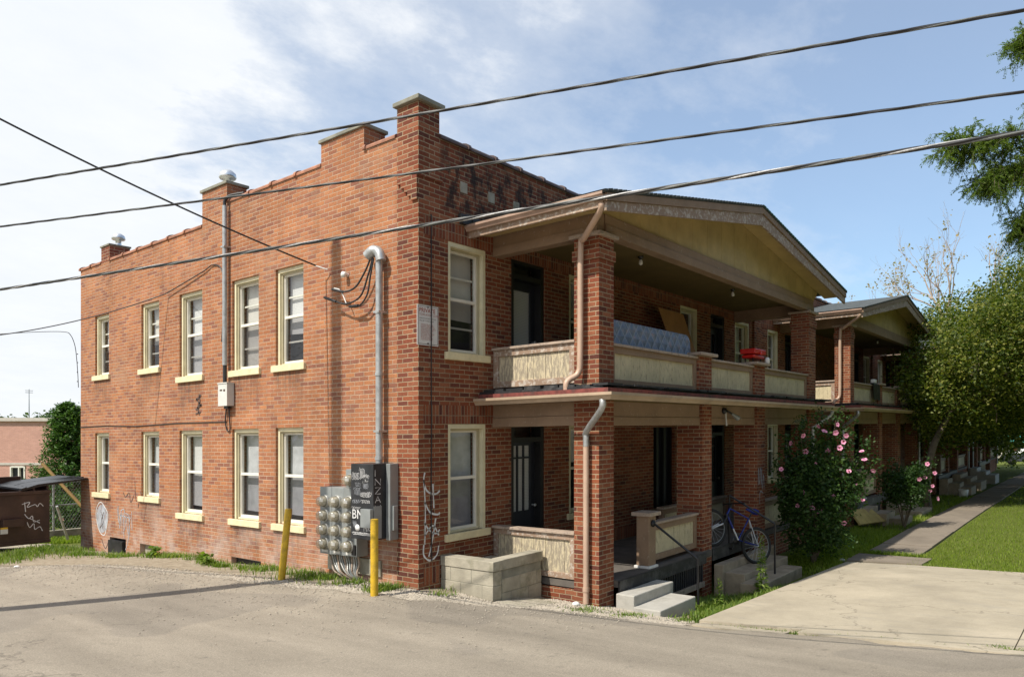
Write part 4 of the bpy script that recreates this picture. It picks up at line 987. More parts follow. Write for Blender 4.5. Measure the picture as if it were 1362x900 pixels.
f.build('cables', mt)
f = MB(); f.pb('X', .76, 2.0, .003, .035, .08, .32, 'block_concrete'); f.build('backing_board', mt, bevel=.004)
# big black trough with tags
sb = thing('switch_box', 'tall black metal electrical box scrawled with white graffiti tags', 'electrical box', (-.2, .7, .67))
f = MB(); f.pb('X', .49, .98, .015, .40, .68, 1.755, 'black_enamel'); f.build('housing', sb, bevel=.006)
f = MB(); f.pb('X', .488, .70, .402, .46, .86, 1.12, 'grey_enamel'); f.box(-.395, -.25, .484, .489, .70, 1.16, 'grey_enamel'); f.build('latch', sb, bevel=.004)
f = MB(); random.seed(5)
def tagtxt(t, size, y, z, m='chalk_white'): text_into(f, t, size, 'X', y, z, .403, m)
tagtxt('BM', .19, .955, .97); tagtxt('MK', .11, .70, .80)
def scr(y, z, w, h, k, m, th=.010):
    n_ = k*5; ph = random.uniform(0, 6); lp = random.uniform(.10, .2)*w; pts = [(y-w*i/n_+lp*math.sin(2*math.pi*i/7+ph), z+h*(.5*math.sin(2*math.pi*i/7)*random.uniform(.75, 1.1)+.18*math.sin(i*.9+ph))) for i in range(n_+1)]; stroke(f, 'X', pts, th*.42, .404, m)
scr(.95, 1.58, .16, .16, 7, 'chalk_white'); scr(.78, 1.62, .1, .2, 5, 'chalk_white'); scr(.72, 1.55, .14, .2, 7, 'chalk_white'); scr(.76, 1.32, .22, .10, 9, 'chalk_white', .013)
scr(.90, 1.36, .14, .12, 6, 'chalk_grey'); scr(.94, 1.22, .16, .08, 6, 'chalk_grey'); scr(.74, 1.22, .18, .06, 7, 'chalk_white'); scr(.95, 1.12, .18, .05, 6, 'chalk_white'); scr(.92, .76, .38, .05, 16, 'chalk_white', .012)
scr(.88, 1.46, .12, .05, 5, 'chalk_grey'); scr(.70, 1.44, .1, .08, 5, 'chalk_grey'); scr(.93, .90, .08, .1, 5, 'chalk_grey')
f.lathe((-.403, .83, .84), (-1, 0, 0), [(.05, 0), (.05, .002), (0, .003)], 'chalk_white', 9); f.lathe((-.403, .60, .985), (-1, 0, 0), [(.04, 0), (.035, .002), (0, .003)], 'chalk_white', 7)
stroke(f, 'X', [(.66, 1.05), (.64, .9), (.64, .8)], .012, .404, 'chalk_white')
f.build('graffiti', sb)
f = MB()    # vertical tag down the narrow side
zz = 1.68
LET = {'I': [[(0,0),(0,1)]], 'N': [[(0,0),(0,1),(1,0),(1,1)]], 'Z': [[(0,1),(1,1),(0,0),(1,0)]], 'A': [[(0,0),(.5,1),(1,0)],[(.2,.4),(.8,.4)]], 'W': [[(0,1),(.25,0),(.5,.7),(.75,0),(1,1)]], 'R': [[(0,0),(0,1),(.9,.8),(0,.5),(1,0)]]}
for ch in 'INZAWR':
    for ln in LET[ch]:
        pts = [(-.24-.11+p[0]*.10-.02, zz-.10+p[1]*.09) for p in ln]
        stroke(f, 'Y', pts, .012, .003, 'chalk_white', .49)
    zz -= .125
f.build('side_tag', sb)
gb = MB(); gb.pb('X', .40, .487, .01, .17, .66, 1.75, 'grey_enamel'); gb.box(-.13, -.05, .365, .40, .80, 1.15, 'grey_enamel')
for k, ch in enumerate('IVO'):
    pass
o = gb.build('cable_gutter_box', None, loc=(-.1, .43, .66), bevel=.006); tag(o, 'slim grey steel box between the black box and the corner, under the mast pipe', 'electrical box')
# service mast
sm = thing('service_mast', 'galvanised mast pipe with weatherhead rising from the meter boxes', 'conduit', (-.11, .70, 1.75))
f = MB(); f.tube([(-.11, .70, 1.74), (-.11, .70, 3.2), (-.11, .70, 4.72)], .052, 'galvanised', 16); 
for z in (1.80, 3.02, 3.92): f.tube([(-.11, .70, z), (-.11, .70, z+.05)], .062, 'galvanised', 16)
f.build('pipe', sm)
f = MB(); f.box(-.17, .0, .64, .76, 3.93, 3.96, 'galvanised'); f.box(-.17, .0, .64, .76, 2.2, 2.23, 'galvanised'); f.build('strap', sm)
f = MB(); f.tube(curve2([(-.11, .66, 4.68), (-.11, .70, 4.80), (-.12, .80, 4.85), (-.15, .92, 4.78)], 5), [.075]*10+[.085]*3+[.08]*3, 'galvanised', 14); f.build('weatherhead', sm)
f = MB()
f.tube(curve2([(-.13, .86, 4.76), (-.15, .98, 4.55), (-.16, 1.18, 4.36), (-.16, 1.45, 4.33), (-.14, 1.75, 4.42)], 6), .014, 'cable_black', 6)
f.tube(curve2([(-.13, .82, 4.74), (-.15, .90, 4.50), (-.16, 1.05, 4.22), (-.16, 1.35, 4.14), (-.14, 1.62, 4.2), (-.12, 1.98, 4.32)], 6), .014, 'cable_black', 6)
f.tube(curve2([(-.13, .80, 4.74), (-.14, .86, 4.48), (-.15, .92, 4.22), (-.15, 1.1, 4.08), (-.14, 1.35, 4.1)], 6), .013, 'cable_black', 6)
f.tube([(-.15, 1.12, 4.085), (-.14, 1.32, 4.095)], .022, 'cable_black', 8); f.tube([(-.14, 1.74, 4.41), (-.13, 1.5, 4.34)], .022, 'cable_black', 8); f.tube([(-.12, 1.95, 4.31), (-.14, 1.65, 4.21)], .022, 'cable_black', 8)
f.tube(curve2([(-.14, 1.70, 4.42), (-.13, 1.55, 4.36), (-.13, 1.42, 4.15)], 5), .009, 'white_plastic', 6)
f.build('drip_loops', sm)
f = MB(); f.lathe((0, 1.55, 4.62), (-1, 0, 0), [(.03, 0), (.03, .05), (.045, .06), (.045, .10), (.0, .11)], 'white_plastic', 12); o = f.build('wire_insulator', None, loc=(0, 1.55, 4.62)); tag(o, 'small white porcelain insulator on the side wall left of the mast', 'insulator')
# second conduit with box
sc_ = thing('wall_conduit', 'grey vertical conduit running up the side wall to the parapet', 'conduit', (-.08, 4.93, 3.4))
f = MB(); f.tube([(-.08, 4.93, 3.47), (-.08, 4.93, 5), (-.08, 4.93, 6.36)], .045, 'galvanised', 14); f.build('pipe', sc_)
f = MB(); f.tube([(-.08, 4.93, 3.10), (-.08, 4.93, 3.48)], .036, 'cable_black', 10); f.tube(curve2([(-.08, 4.93, 6.34), (-.08, 4.93, 6.46), (-.02, 4.85, 6.54), (.1, 4.6, 6.56)], 4), .03, 'cable_black', 8); f.build('cable', sc_)
f = MB(); f.box(-.13, 0, 4.87, 4.99, 5.6, 5.63, 'galvanised'); f.build('strap', sc_)
f = MB(); f.pb('X', 4.74, 5.04, .01, .15, 2.73, 3.13, 'pale_enamel'); f.pb('X', 4.73, 5.05, .01, .16, 3.13, 3.15, 'pale_enamel'); f.pb('X', 4.90, 4.98, .150, .153, 3.0, 3.03, 'chalk_dark'); f.pb('X', 4.80, 4.86, .150, .153, 2.99, 3.03, 'chalk_dark')
f.pb('X', 4.82, 4.95, .03, .09, 2.68, 2.73, 'black_frame')
o = f.build('junction_box', None, loc=(-.05, 4.9, 2.73), bevel=.008); tag(o, 'pale grey junction box low on the side wall conduit', 'electrical box')
f = MB(); f.tube(curve2([(-.04, 4.95, 2.70), (-.03, 5.0, 2.45), (-.02, 4.95, 2.28), (-.02, 4.86, 2.30), (-.03, 4.86, 2.5), (-.03, 4.88, 2.70)], 6), .011, 'cable_black', 6)
f.tube([(-.012, 5.0, 2.45), (-.012, 6.9, 2.46), (-.012, 8.6, 2.43), (-.012, 10.0, 2.47), (-.012, 11.45, 2.46)], .009, 'cable_black', 6)
o = f.build('wall_cable', None, loc=(0, 5, 2.4)); tag(o, 'thin dark cable running level along the side wall between floors', 'cable')
# service wire up the wall from the left
f = MB(); f.tube(curve2([(-.09, 5.02, 3.9), (-.03, 5.03, 4.8), (-.02, 5.15, 5.25), (-.02, 5.45, 5.38), (-.03, 5.80, 5.30), (-.05, 6.9, 5.11)], 5)+sag((-.06, 7.2, 5.06), (-2.76, 7.67+1.2, 4.1), .12), .011, 'cable_black', 6)
o = f.build('service_wire', None, loc=(0, 5.5, 5.2)); tag(o, 'dark wire climbing the side wall above the small upper windows to the conduit', 'cable')
f = MB(); LP_ = [(-1.67,13.42,4.48),(-1.23,12.86,4.53),(-.67,12.17,4.58),(-.28,11.68,4.58),(-.17,11.58,4.5),(-.10,11.52,4.25),(-.07,11.50,3.93),(-.05,11.49,3.59),(-.04,11.48,3.27)]
f.tube(curve2(LP_, 6), .008, 'cable_black', 6)
for z in (3.4, 3.62, 3.85, 4.05): f.lathe((-.06, 11.49, z), (.3, .2, 1), [(0, 0), (.016, .005), (.014, .02), (0, .025)], 'cable_black', 6)
o = f.build('loop_wire', None, shear=False, loc=(0, 11.6, 3.6)); tag(o, 'thin wire looping down behind the far end of the side wall', 'cable')
# hanging cable on front pier
f = MB(); f.tube([(.235, -.018, 5.3), (.24, -.018, 4.2), (.225, -.03, 3.0), (.245, -.016, 2.1), (.235, -.016, 1.2), (.25, -.016, .35)], .008, 'cable_black', 6); o = f.build('hanging_cable', None, loc=(.24, 0, 2)); tag(o, 'thin black cable hanging down the front corner pier over the sign', 'cable')

# ------------------------------------------------------------------ towing sign
sg = thing('parking_sign', 'white metal PRIVATE tow-away sign with red lettering on the corner pier', 'sign', (.18, -.02, 3.4))
f = MB(); f.pb('Y', -.035, .385, .006, .012, 3.42, 3.985, 'sign_white'); f.build('plate', sg)
f = MB()
for (a, b, c, d) in ((-.02, .37, 3.435, 3.441), (-.02, .37, 3.964, 3.970), (-.02, -.014, 3.441, 3.964), (.364, .370, 3.441, 3.964)): f.pb('Y', a, b, .0122, .0135, c, d, 'chalk_dark')
f.build('border', sg)
f = MB(); n = .0138
text_into(f, 'PRIVATE', .086, 'Y', .0, 3.885, n, 'sign_red', bold=.0015); text_into(f, 'TOW-AWAY ZONE', .046, 'Y', .0, 3.835, n, 'sign_red')
text_into(f, 'UNAUTHORIZED VEHICLES', .027, 'Y', .003, 3.79, n, 'chalk_dark'); text_into(f, 'WILL BE TOWED AWAY', .027, 'Y', .003, 3.755, n, 'chalk_dark')
for k, s in enumerate(['Vehicles left on this', 'property without the', 'owners permission are', 'removed at the expense', 'of the vehicle owner.', 'Vehicles may be', 'recovered by phoning', 'the towing company', 'at any hour of day.', 'Proof of ownership', 'required at release.']): text_into(f, s, .030, 'Y', .035, 3.705-.021*k, n, 'sign_red')
f.lathe((.175, -.012, 3.962), (0, -1, 0), [(.012, 0), (.012, .006), (0, .008)], 'black_metal', 8); f.lathe((.175, -.012, 3.448), (0, -1, 0), [(.012, 0), (.012, .006), (0, .008)], 'black_metal', 8)
f.build('lettering', sg)

# ------------------------------------------------------------------ things on the upper porch
bm = MB()   # mattress on edge, leaning
def rr(w, h, r, k=5):
    pts = []
    for cx_, cy_, a0 in ((w/2-r, h/2-r, 0), (-w/2+r, h/2-r, 90), (-w/2+r, -h/2+r, 180), (w/2-r, -h/2+r, 270)):
        for i in range(k+1): t = R(a0+90*i/k); pts.append((cx_+r*math.cos(t), cy_+r*math.sin(t)))
    return pts
face = rr(2.75, .98, .16); vs = []; fs = []; nn = len(face)
for (dn, sc2) in ((0, .97), (.03, 1.), (.2, 1.), (.23, .97)):
    for (u, v) in face:
        vs.append((3.60+u*sc2, -1.80+dn+v*.06, 3.35+v*sc2+.012*math.sin(u*5)))
for i in range(3):
    for j in range(nn): fs.append((i*nn+j, (i+1)*nn+j, (i+1)*nn+(j+1) % nn, i*nn+(j+1) % nn))
fs.append(tuple(range(nn))); fs.append(tuple(range(3*nn, 4*nn))[::-1])
bm.add(vs, fs, 'ticking')
o = bm.build('mattress', None, loc=(3.6, -1.7, 2.86)); tag(o, 'blue quilted mattress standing on edge behind the upper balustrade', 'mattress')
f = MB(); q = [(6.38,-.42,4.66),(7.58,-.38,4.66),(7.98,-.62,3.45),(6.85,-.66,3.45)]
q2 = [(a, b+.02, c) for a, b, c in q]
f.add(q+q2, [(3,2,1,0),(4,5,6,7),(0,1,5,4),(1,2,6,5),(2,3,7,6),(3,0,4,7)], 'plywood')
o = f.build('plywood_sheet', None, loc=(7.2, -.5, 3.45)); tag(o, 'tan plywood sheet propped behind the mattress on the upper porch', 'board')
o.location.z = OFF[o.name][2]
rc = thing('charcoal_grill', 'small bright red grill standing on the brick pier cap', 'grill', (7.85, -1.85, 3.52))
f = MB(); f.box(7.50, 8.08, -1.98, -1.70, 3.60, 3.67, 'red_plastic'); f.build('bowl', rc, bevel=.03)
f = MB(); f.box(7.48, 8.10, -2.0, -1.68, 3.685, 3.79, 'red_plastic'); f.box(7.72, 7.82, -2.03, -2.0, 3.66, 3.73, 'red_plastic'); f.build('lid', rc, bevel=.04)
for x in (7.58, 8.0): 
    for y in (-1.92, -1.76): f = MB(); f.tube([(x, y, 3.51), (x, y, 3.6)], .012, 'black_metal', 6); f.build('leg', rc)
f = MB(); f.lathe((8.12, -2.02, 3.515), (0, 0, 1), [(.04, 0), (.055, .02), (.05, .09), (.03, .12), (0, .13)], 'white_plastic', 10); o = f.build('cup', None, loc=(8.12, -2.02, 3.515)); tag(o, 'small white cup on the pier cap beneath the red grill', 'cup')
f = MB(); f.lathe((8.9, -.03, 4.40), (0, -1, 0), [(.0, 0), (.13, .02), (.14, .05)], 'black_metal', 4)
# dark cloth on second porch rail
f = MB(); vs = []; fs = []
for i in range(9):
    for j, (dy, z) in enumerate(((-.12, 3.2), (-.02, 3.47), (0., 3.49), (.06, 3.49), (.075, 3.44), (.08, 3.2), (.085, 2.98))):
        vs.append((17.3+.11*i, -1.93-dy-.008*math.sin(i*2.1), z-(.0 if j < 5 else .02*math.sin(i*1.3))))
for i in range(8):
    for j in range(6): k = i*7+j; fs.append((k, k+1, k+8, k+7))
f.add(vs, fs, 'black_enamel', True); o = f.build('draped_cloth', None, loc=(17.7, -1.95, 3.49)); tag(o, 'dark cloth hung over the upper rail of the second block', 'cloth')
f = MB(); f.box(17.6, 17.85, -1.98, -1.85, 3.50, 3.62, 'white_plastic'); o = f.build('small_box', None, loc=(17.7, -1.9, 3.5), bevel=.02); tag(o, 'small white box standing on the rail above the dark cloth', 'box')
# flood lamp under the lower beam
fl = thing('flood_lamp', 'twin-head flood lamp fixed under the porch beam above the bicycle', 'lamp', (6.1, -2.0, 2.5))
f = MB(); f.lathe((6.05, -1.93, 2.50), (0, -1, 0), [(.06, 0), (.06, .05), (0, .06)], 'black_metal', 12); f.tube([(6.05, -1.97, 2.48), (6.03, -2.0, 2.22)], .016, 'pale_enamel', 8); f.build('bracket', fl)
f = MB(); f.tube([(6.08, -1.99, 2.50), (6.2, -2.03, 2.45)], .018, 'black_metal', 10); f.tube([(6.2, -2.03, 2.45), (6.38, -2.08, 2.36)], [.02, .05], 'grey_enamel', 12); f.build('lamp_head', fl)
# leaning yellow board at the second block
f = MB(); q = [(14.35,-2.35,-.50),(15.55,-2.75,-.50),(15.50,-2.35,-.18),(14.55,-2.02,-.13)]; q2 = [(a, b+.04, c-.03) for a, b, c in q]
f.add(q+q2, [(0,1,2,3),(7,6,5,4),(0,4,5,1),(1,5,6,2),(2,6,7,3),(3,7,4,0)], 'board_yellow'); o = f.build('leaning_board', None, loc=(15, -2.5, -.5)); tag(o, 'warped yellowish board leaning by the second block downspout', 'board')
# white bucket by far steps
f = MB(); f.lathe((27.7, -3.05, -.45), (0, 0, 1), [(.0, 0), (.15, 0), (.18, .36), (.17, .37), (.165, .35)], 'white_plastic', 14); o = f.build('bucket', None, shear=False, loc=(27.7, -3.05, -.45)); tag(o, 'white bucket on the grass just past the curved trunk', 'bucket')

# ------------------------------------------------------------------ bicycle
def bike():
    b = thing('bicycle', 'blue mountain bicycle leaning on the brown porch steps', 'bicycle', (6.3, -2.15, -.3))
    Fw = np.array([5.72, -1.84, .335]); Rw = np.array([6.58, -2.36, -.06])
    d = Fw-Rw; L = np.linalg.norm(d); d /= L
    up = np.array([0.04, .13, 1.]); up -= d*np.dot(up, d); up /= np.linalg.norm(up); sd = np.cross(d, up)
    s = L/1.06
    def Q(a, h, w=0): return Rw+d*a*s+up*h*s+sd*w*s
    def wheel(c, nm):
        f = MB(); k = 36
        f.tube([c+.315*s*(math.cos(t)*d+math.sin(t)*up) for t in np.linspace(0, 2*math.pi, k+1)], .030, 'tyre_rubber', 8, cap=False); w = f.build('wheel', b)
        f = MB(); f.tube([c+.285*s*(math.cos(t)*d+math.sin(t)*up) for t in np.linspace(0, 2*math.pi, k+1)], .008, 'grey_enamel', 6, cap=False)
        f.tube([c-sd*.05, c+sd*.05], .022, 'silver_paint', 8)
        for i in range(20):
            t = 2*math.pi*i/20; f.tube([c+sd*.03*(1 if i % 2 else -1), c+.285*s*(math.cos(t+.1)*d+math.sin(t+.1)*up)], .0022, 'silver_paint', 4, cap=False)
        f.build('rim', w)
    wheel(Fw, 'f'); wheel(Rw, 'r')
    bb = Q(.43, -.03); st = Q(.30, .42); hb = Q(.80, .34); ht = Q(.76, .47); seat = Q(.26, .56)
    f = MB(); f.tube([bb, hb], .018, 'silver_paint', 8); f.tube([bb+(hb-bb)*.45, hb], .0195, 'blue_paint', 8); f.tube([st, ht], .015, 'blue_paint', 8); f.tube([bb, st], .015, 'blue_paint', 8); f.tube([hb, ht], .020, 'blue_paint', 8)
    for w in (-.05, .05): f.tube([bb, Q(0, 0, w)], .011, 'blue_paint', 6); f.tube([st, Q(.03, .03, w)], .010, 'silver_paint', 6)
    f.build('frame', b)
    f = MB(); f.tube([hb, Q(.83, .28)], .026, 'black_metal', 8)
    for w in (-.06, .06): f.tube([Q(.83, .30, w), Q(.88, .14, w)], .020, 'black_metal', 8); f.tube([Q(.88, .14, w), Q(1.06, 0, w)*1., ], .014, 'silver_paint', 8)
    f.tube([Q(.83, .29, -.06), Q(.83, .29, .06)], .02, 'black_metal', 8); f.build('fork', b)
    f = MB(); f.tube([ht, Q(.75, .56)], .018, 'black_metal', 8); f.tube(curve2([Q(.70, .58, -.30), Q(.74, .57, -.12), Q(.77, .56, 0), Q(.74, .57, .12), Q(.70, .58, .30)], 4), .013, 'black_metal', 8); f.build('handlebar', b)
    f = MB(); f.tube([st, seat], .013, 'black_metal', 8); f.build('seat_post', b)
    f = MB(); a = [Q(.40, .575), Q(.32, .585), Q(.22, .59), Q(.14, .60)]
    f.tube(a, [.018, .035, .06, .055], 'blue_paint', 10); o = f.build('saddle', b)
    f = MB(); f.lathe(bb+sd*.05, tuple(sd), [(.0, 0), (.09, .001), (.09, .006), (0, .007)], 'black_metal', 20); f.tube([bb+sd*.07, Q(.46, -.2, .07)], .011, 'black_metal', 6); f.tube([bb-sd*.07, Q(.40, .14, -.07)], .011, 'black_metal', 6)
    f.tube([Q(.42, -.2, .14), Q(.50, -.2, .14)], .02, 'black_metal', 6); f.tube([Q(.46, -.2, .07), Q(.46, -.2, .16)], .015, 'black_metal', 6)
    f.tube([Q(.43, .05, .05), Q(0, .04, .05)], .005, 'black_metal', 4); f.tube([Q(.43, -.11, .05), Q(0, -.05, .05)], .005, 'black_metal', 4); f.build('crankset', b)
bike()

# ------------------------------------------------------------------ dumpster
db = thing('dumpster', 'dark brown steel dumpster with white graffiti and open black lid', 'dumpster', (-1.9, 12.2, -.35))
X0, X1, Y0, Y1, Z0, Z1 = -2.9, -.80, 11.05, 12.9, -.27, .90
f = MB(); f.prism([(X0, Z0), (X1, Z0), (X1, Z1), (X0, Z1)], 'Y', Y0, Y0+.05, 'bin_brown'); f.box(X0, X1, Y1-.05, Y1, Z0, Z1+.25, 'bin_brown')
f.box(X0, X0+.05, Y0+.05, Y1-.05, Z0, Z1+.1, 'bin_brown'); f.box(X1-.05, X1, Y0+.052, Y1-.05, Z0, Z1+.1, 'bin_brown'); f.box(X0+.05, X1-.05, Y0+.05, Y1-.05, Z0, Z0+.05, 'bin_brown')
f.box(X0-.02, X1+.02, Y0-.045, Y0-.002, Z1-.07, Z1+.01, 'bin_brown'); f.box(X0-.01, X1+.01, Y0-.03, Y0-.002, Z0, Z0+.08, 'bin_brown')
f.build('body', db, shear=False, bevel=.01)
f = MB(); f.box(-1.75, -1.35, Y0-.14, Y0-.004, .15, .32, 'bin_brown'); f.build('lift_pocket', db, shear=False, bevel=.008)
f = MB()
for (ya, yb) in ((11.0, 11.85), (11.9, 12.75)):
    pts = [(X1-.55, .92), (X1-.2, 1.0), (-.02, 1.10), (-.02, 1.145), (X1-.25, 1.05), (X1-.55, .96)]
    f.prism(pts, 'Y', ya, yb, 'bin_lid')
for yy in (11.15, 11.4, 11.65): f.prism([(X1-.5, .965), (-.05, 1.14), (-.05, 1.17), (X1-.5, .99)], 'Y', yy, yy+.05, 'bin_lid')
f.prism([(X1-.58, .93), (X1-.48, .96), (X1-.48, 1.0), (X1-.58, .97)], 'Y', 10.98, 12.8, 'bin_lid')
f.build('lid', db, shear=False)
f = MB(); f.box(-1.80, -1.66, Y0-.148, Y0-.142, -.0+.02, .14, 'pale_enamel'); f.box(-1.80, -1.66, Y0-.149, Y0-.142, .12, .16, 'yellow_paint'); f.build('label_plate', db, shear=False)
f = MB()
for ln in [[(-1.35,.62),(-1.2,.66),(-1.25,.55),(-1.1,.6),(-1.05,.55),(-1.0,.62),(-.93,.55)],[(-1.3,.66),(-1.28,.45)],[(-1.3,.4),(-1.22,.3),(-1.15,.35),(-1.12,.22),(-1.0,.25)],[(-1.25,.22),(-1.2,.1),(-1.12,.18),(-1.1,.05),(-1.0,.1),(-.95,0)],[(-1.2,.3),(-1.0,.18)]]: stroke(f, 'Y', curve2(ln, 5), .016, .004, 'chalk_white', Y0)
f.build('graffiti', db, shear=False)

# ------------------------------------------------------------------ fence, retaining kerb, plank
FY = 16.
fc = thing('chain_link_fence', 'galvanised chain-link fence on a low concrete kerb behind the dumpster', 'fence', (0, FY, -.6))
f = MB(); f.box(-8, 8.5, FY-.1, FY+.12, -1.3, -.60, 'block_concrete'); f.build('concrete_base', fc, shear=False)
f = MB(); f.tube([(-8, FY, .80), (8.5, FY, .80)], .022, 'galvanised', 8); f.build('top_rail', fc, shear=False)
f = MB(); f.tube([(-8, FY, .12), (8.5, FY, .12)], .018, 'galvanised', 8); f.build('mid_rail', fc, shear=False)
for x in (-7, -4.2, -1.4, 1.02, 3.8, 6.6): f = MB(); f.tube([(x, FY, -.62), (x, FY, .86)], .03, 'galvanised', 10); f.build('post', fc, shear=False)
f = MB(); st = .085; h = 1.38
vs = []; fs = []
x = -6.
while x < 6.5:
    for sgn in (1, -1):
        a = np.array((x if sgn > 0 else x+h*.62, FY-.03, -.58)); b = np.array((x+h*.62 if sgn > 0 else x, FY-.03, .80)); w = np.array((.0052, 0, 0))
        k = len(vs); vs += [a-w, a+w, b+w, b-w]; fs.append((k, k+1, k+2, k+3))
        d_ = np.array((0, .006, 0)); k = len(vs); vs += [a-d_, a+d_, b+d_, b-d_]; fs.append((k, k+1, k+2, k+3))
    x += st
f.add(vs, fs, 'galvanised'); f.build('wire_netting', fc, shear=False)
f = MB(); f.tube([(.35, 14.9, 1.38), (1.6, 14.2, -.45)], .045, 'lumber', 4); o = f.build('wooden_plank', None, shear=False, loc=(1.6, 14.2, -.45)); tag(o, 'yellow lumber plank leaning against the chain-link fence', 'plank')
f = MB(); f.tube([(.25, 13.6, .3), (.62, 13.9, -.62)], .035, 'galvanised', 6); o = f.build('metal_pole', None, shear=False, loc=(.62, 13.9, -.62)); tag(o, 'grey metal pole leaning beside the dumpster near the kerb', 'pole')

# ------------------------------------------------------------------ distant buildings
db2 = thing('distant_brick_hall', 'long low tan-brick building behind the dumpster fence', 'building', (9.7, 43.3, -3.5))
HX, HY = 9.7, 43.3
f = MB(); wall_panel(f, 'Y', HY, HX-40, HX+30, -5, 2.95, [(HX-1.62, HX-.70, -2.0, .22)], .4, 'brick_distant'); f.box(HX-40, HX+30, HY+.4, HY+14, -5, 2.9, 'brick_distant'); f.build('wall', db2, shear=False)
f = MB(); f.box(HX-40.2, HX+30.2, HY-.15, HY+14.2, 2.95, 3.16, 'stucco_pale'); f.build('roof_edge', db2, shear=False)
f = MB(); f.box(HX-40, HX+30, HY-.04, HY-.002, .28, .42, 'stucco_pale'); f.build('stone_band', db2, shear=False)
f = MB(); f.box(HX-1.62, HX-.7, HY+.15, HY+.2, -2.0, .22, 'dark_door')
for a_, b_ in ((-1.62, -1.54), (-.78, -.70), (-1.12, -1.05)): f.box(HX+a_, HX+b_, HY-.03, HY+.14, -2.0, .20, 'white_sash')
f.box(HX-1.54, HX-.78, HY-.032, HY+.13, .12, .22, 'white_sash'); f.box(HX-1.54, HX-.78, HY-.01, HY+.13, -.82, -.72, 'white_sash'); wn_ = f.build('window', db2, shear=False)
f = MB(); f.box(HX-1.5, HX-.8, HY+.0, HY+.1, -1.6, -.83, 'red_plastic'); f.build('red_panel', wn_, shear=False)
db2.rotation_euler = (0, 0, R(-51.3))
# far street buildings glimpsed under the trees
fb = thing('distant_storefront', 'pale building with teal awning glimpsed under the trees at path end', 'building', (86, -3, -.6))
f = MB(); f.box(85, 95, -12, 12, -2, 3.5, 'stucco_pale'); f.build('wall', fb, shear=False)
f = MB(); f.prism([(84.2, 1.3), (85, 1.3), (85, 2.0)], 'Y', -6, 4, 'teal_awning'); f.build('awning', fb, shear=False)
for y in (-4.5, -1.5, 1.5): f = MB(); f.box(84.95, 84.999, y, y+1.3, -.2, 1.1, 'brick_chimney'); f.build('window', fb, shear=False)
cr = thing('parked_car', 'dark parked car at the street end of the path', 'car', (70, -2.6, -.45))
prof = [(-2.1,.25),(-2.15,.6),(-2.0,.85),(-1.2,.92),(-.7,1.38),(.7,1.40),(1.3,.95),(2.0,.86),(2.15,.6),(2.1,.25)]
f = MB(); f.prism([(-2.6+a, -.45+b) for a, b in prof], 'X', 69.2, 70.9, 'car_grey'); f.build('body', cr, shear=False, bevel=.05)
for y in (-1.3, 1.3):
    for x in (69.15, 70.75): f = MB(); f.lathe((x, -2.6+y, -.15), (1, 0, 0), [(.0, 0), (.31, 0), (.31, .2), (0, .2)], 'tyre_rubber', 16); f.build('wheel', cr, shear=False)
f = MB(); f.prism([(-2.6-1.05, .50), (-2.6-.68, .88), (-2.6+.65, .89), (-2.6+1.1, .52)], 'X', 69.16, 70.94, 'glass_clear'); f.build('window', cr, shear=False)
f = MB(); f.lathe((48.3, 163, -4), (0, 0, 1), [(.22, 0), (.1, 10), (.05, 15.3)], 'grey_enamel', 6)
for z in (15, 14.6): f.tube([(47.6, 163, z-4), (49, 163, z-4)], .05, 'grey_enamel', 4)
o = f.build('radio_mast', None, shear=False, loc=(48.3, 163, -4)); tag(o, 'thin radio mast rising over the distant tree line', 'mast')

# ------------------------------------------------------------------ overhead cables and pole
def cable(name, a, b, r, label, m='cable_black', sg_=.0, twist=None, nseg=90):
    a = np.array(a, float); b = np.array(b, float); d = b-a; A = a-d*1.5; B = b+d*1.6; A[2] += sg_*.94; B[2] += sg_*.94
    f = MB(); pth = sag(A, B, sg_, nseg); f.tube(pth, r, m, 10)
    if twist:
        L = np.linalg.norm(B-A); n = int(L/.045)
        for ph, mm in twist:
            P = []
            for i in range(n+1):
                t = i/n; p = A+(B-A)*t; p[2] -= sg_*4*t*(1-t); an = L*t*2*math.pi/1.1+ph
                dd_ = (B-A)/L; s1 = np.cross(dd_, (0, 0, 1)); s1 /= np.linalg.norm(s1); s2 = np.cross(s1, dd_)
                P.append(p+(r*.72)*(math.cos(an)*s1+math.sin(an)*s2))
            f.tube(P, r*.55, mm, 6)
    o = f.build(name, None, shear=False, loc=tuple(a)); return tag(o, label, 'cable', 'overhead utility cables crossing the alley')
cable('overhead_cable', (-1.05, -7.07, 5.10), (-4.2, 2.8, 5.15), .0115, 'topmost overhead cable, passing in front of the tall corner pier cap', sg_=.16, twist=[(0, 'cable_grey'), (2.1, 'cable_black'), (4.2, 'cable_black')])
cable('overhead_cable', (-1.05, -7.07, 4.535), (-4.2, 2.8, 4.65), .010, 'middle overhead cable, running just under the corner pier corbels', sg_=.16, twist=[(0, 'cable_grey'), (2.1, 'cable_black'), (4.2, 'cable_black')])
cable('overhead_cable', (-1.34, -7.1, 4.156), (-4.0, 3.53, 4.014), .0145, 'thickest silvery overhead cable, lowest of the three, crossing the porch roof', sg_=.12, twist=[(0, 'cable_silver'), (1.6, 'cable_black'), (3.2, 'cable_grey'), (4.8, 'cable_black')])
f = MB(); f.tube(sag((-5.3, 3.15, 6.4), (-.16, 2.12, 4.80+.0), .10, 24), .013, 'cable_black', 8); f.tube([(-.18, 2.13, 4.80), (-.05, 1.98, 4.74)], .01, 'white_plastic', 6)
o = f.build('service_drop', None, shear=False, loc=(-.16, 2.12, 4.8)); tag(o, 'black service wire slanting down from the sky to the side wall beside the mast', 'cable')
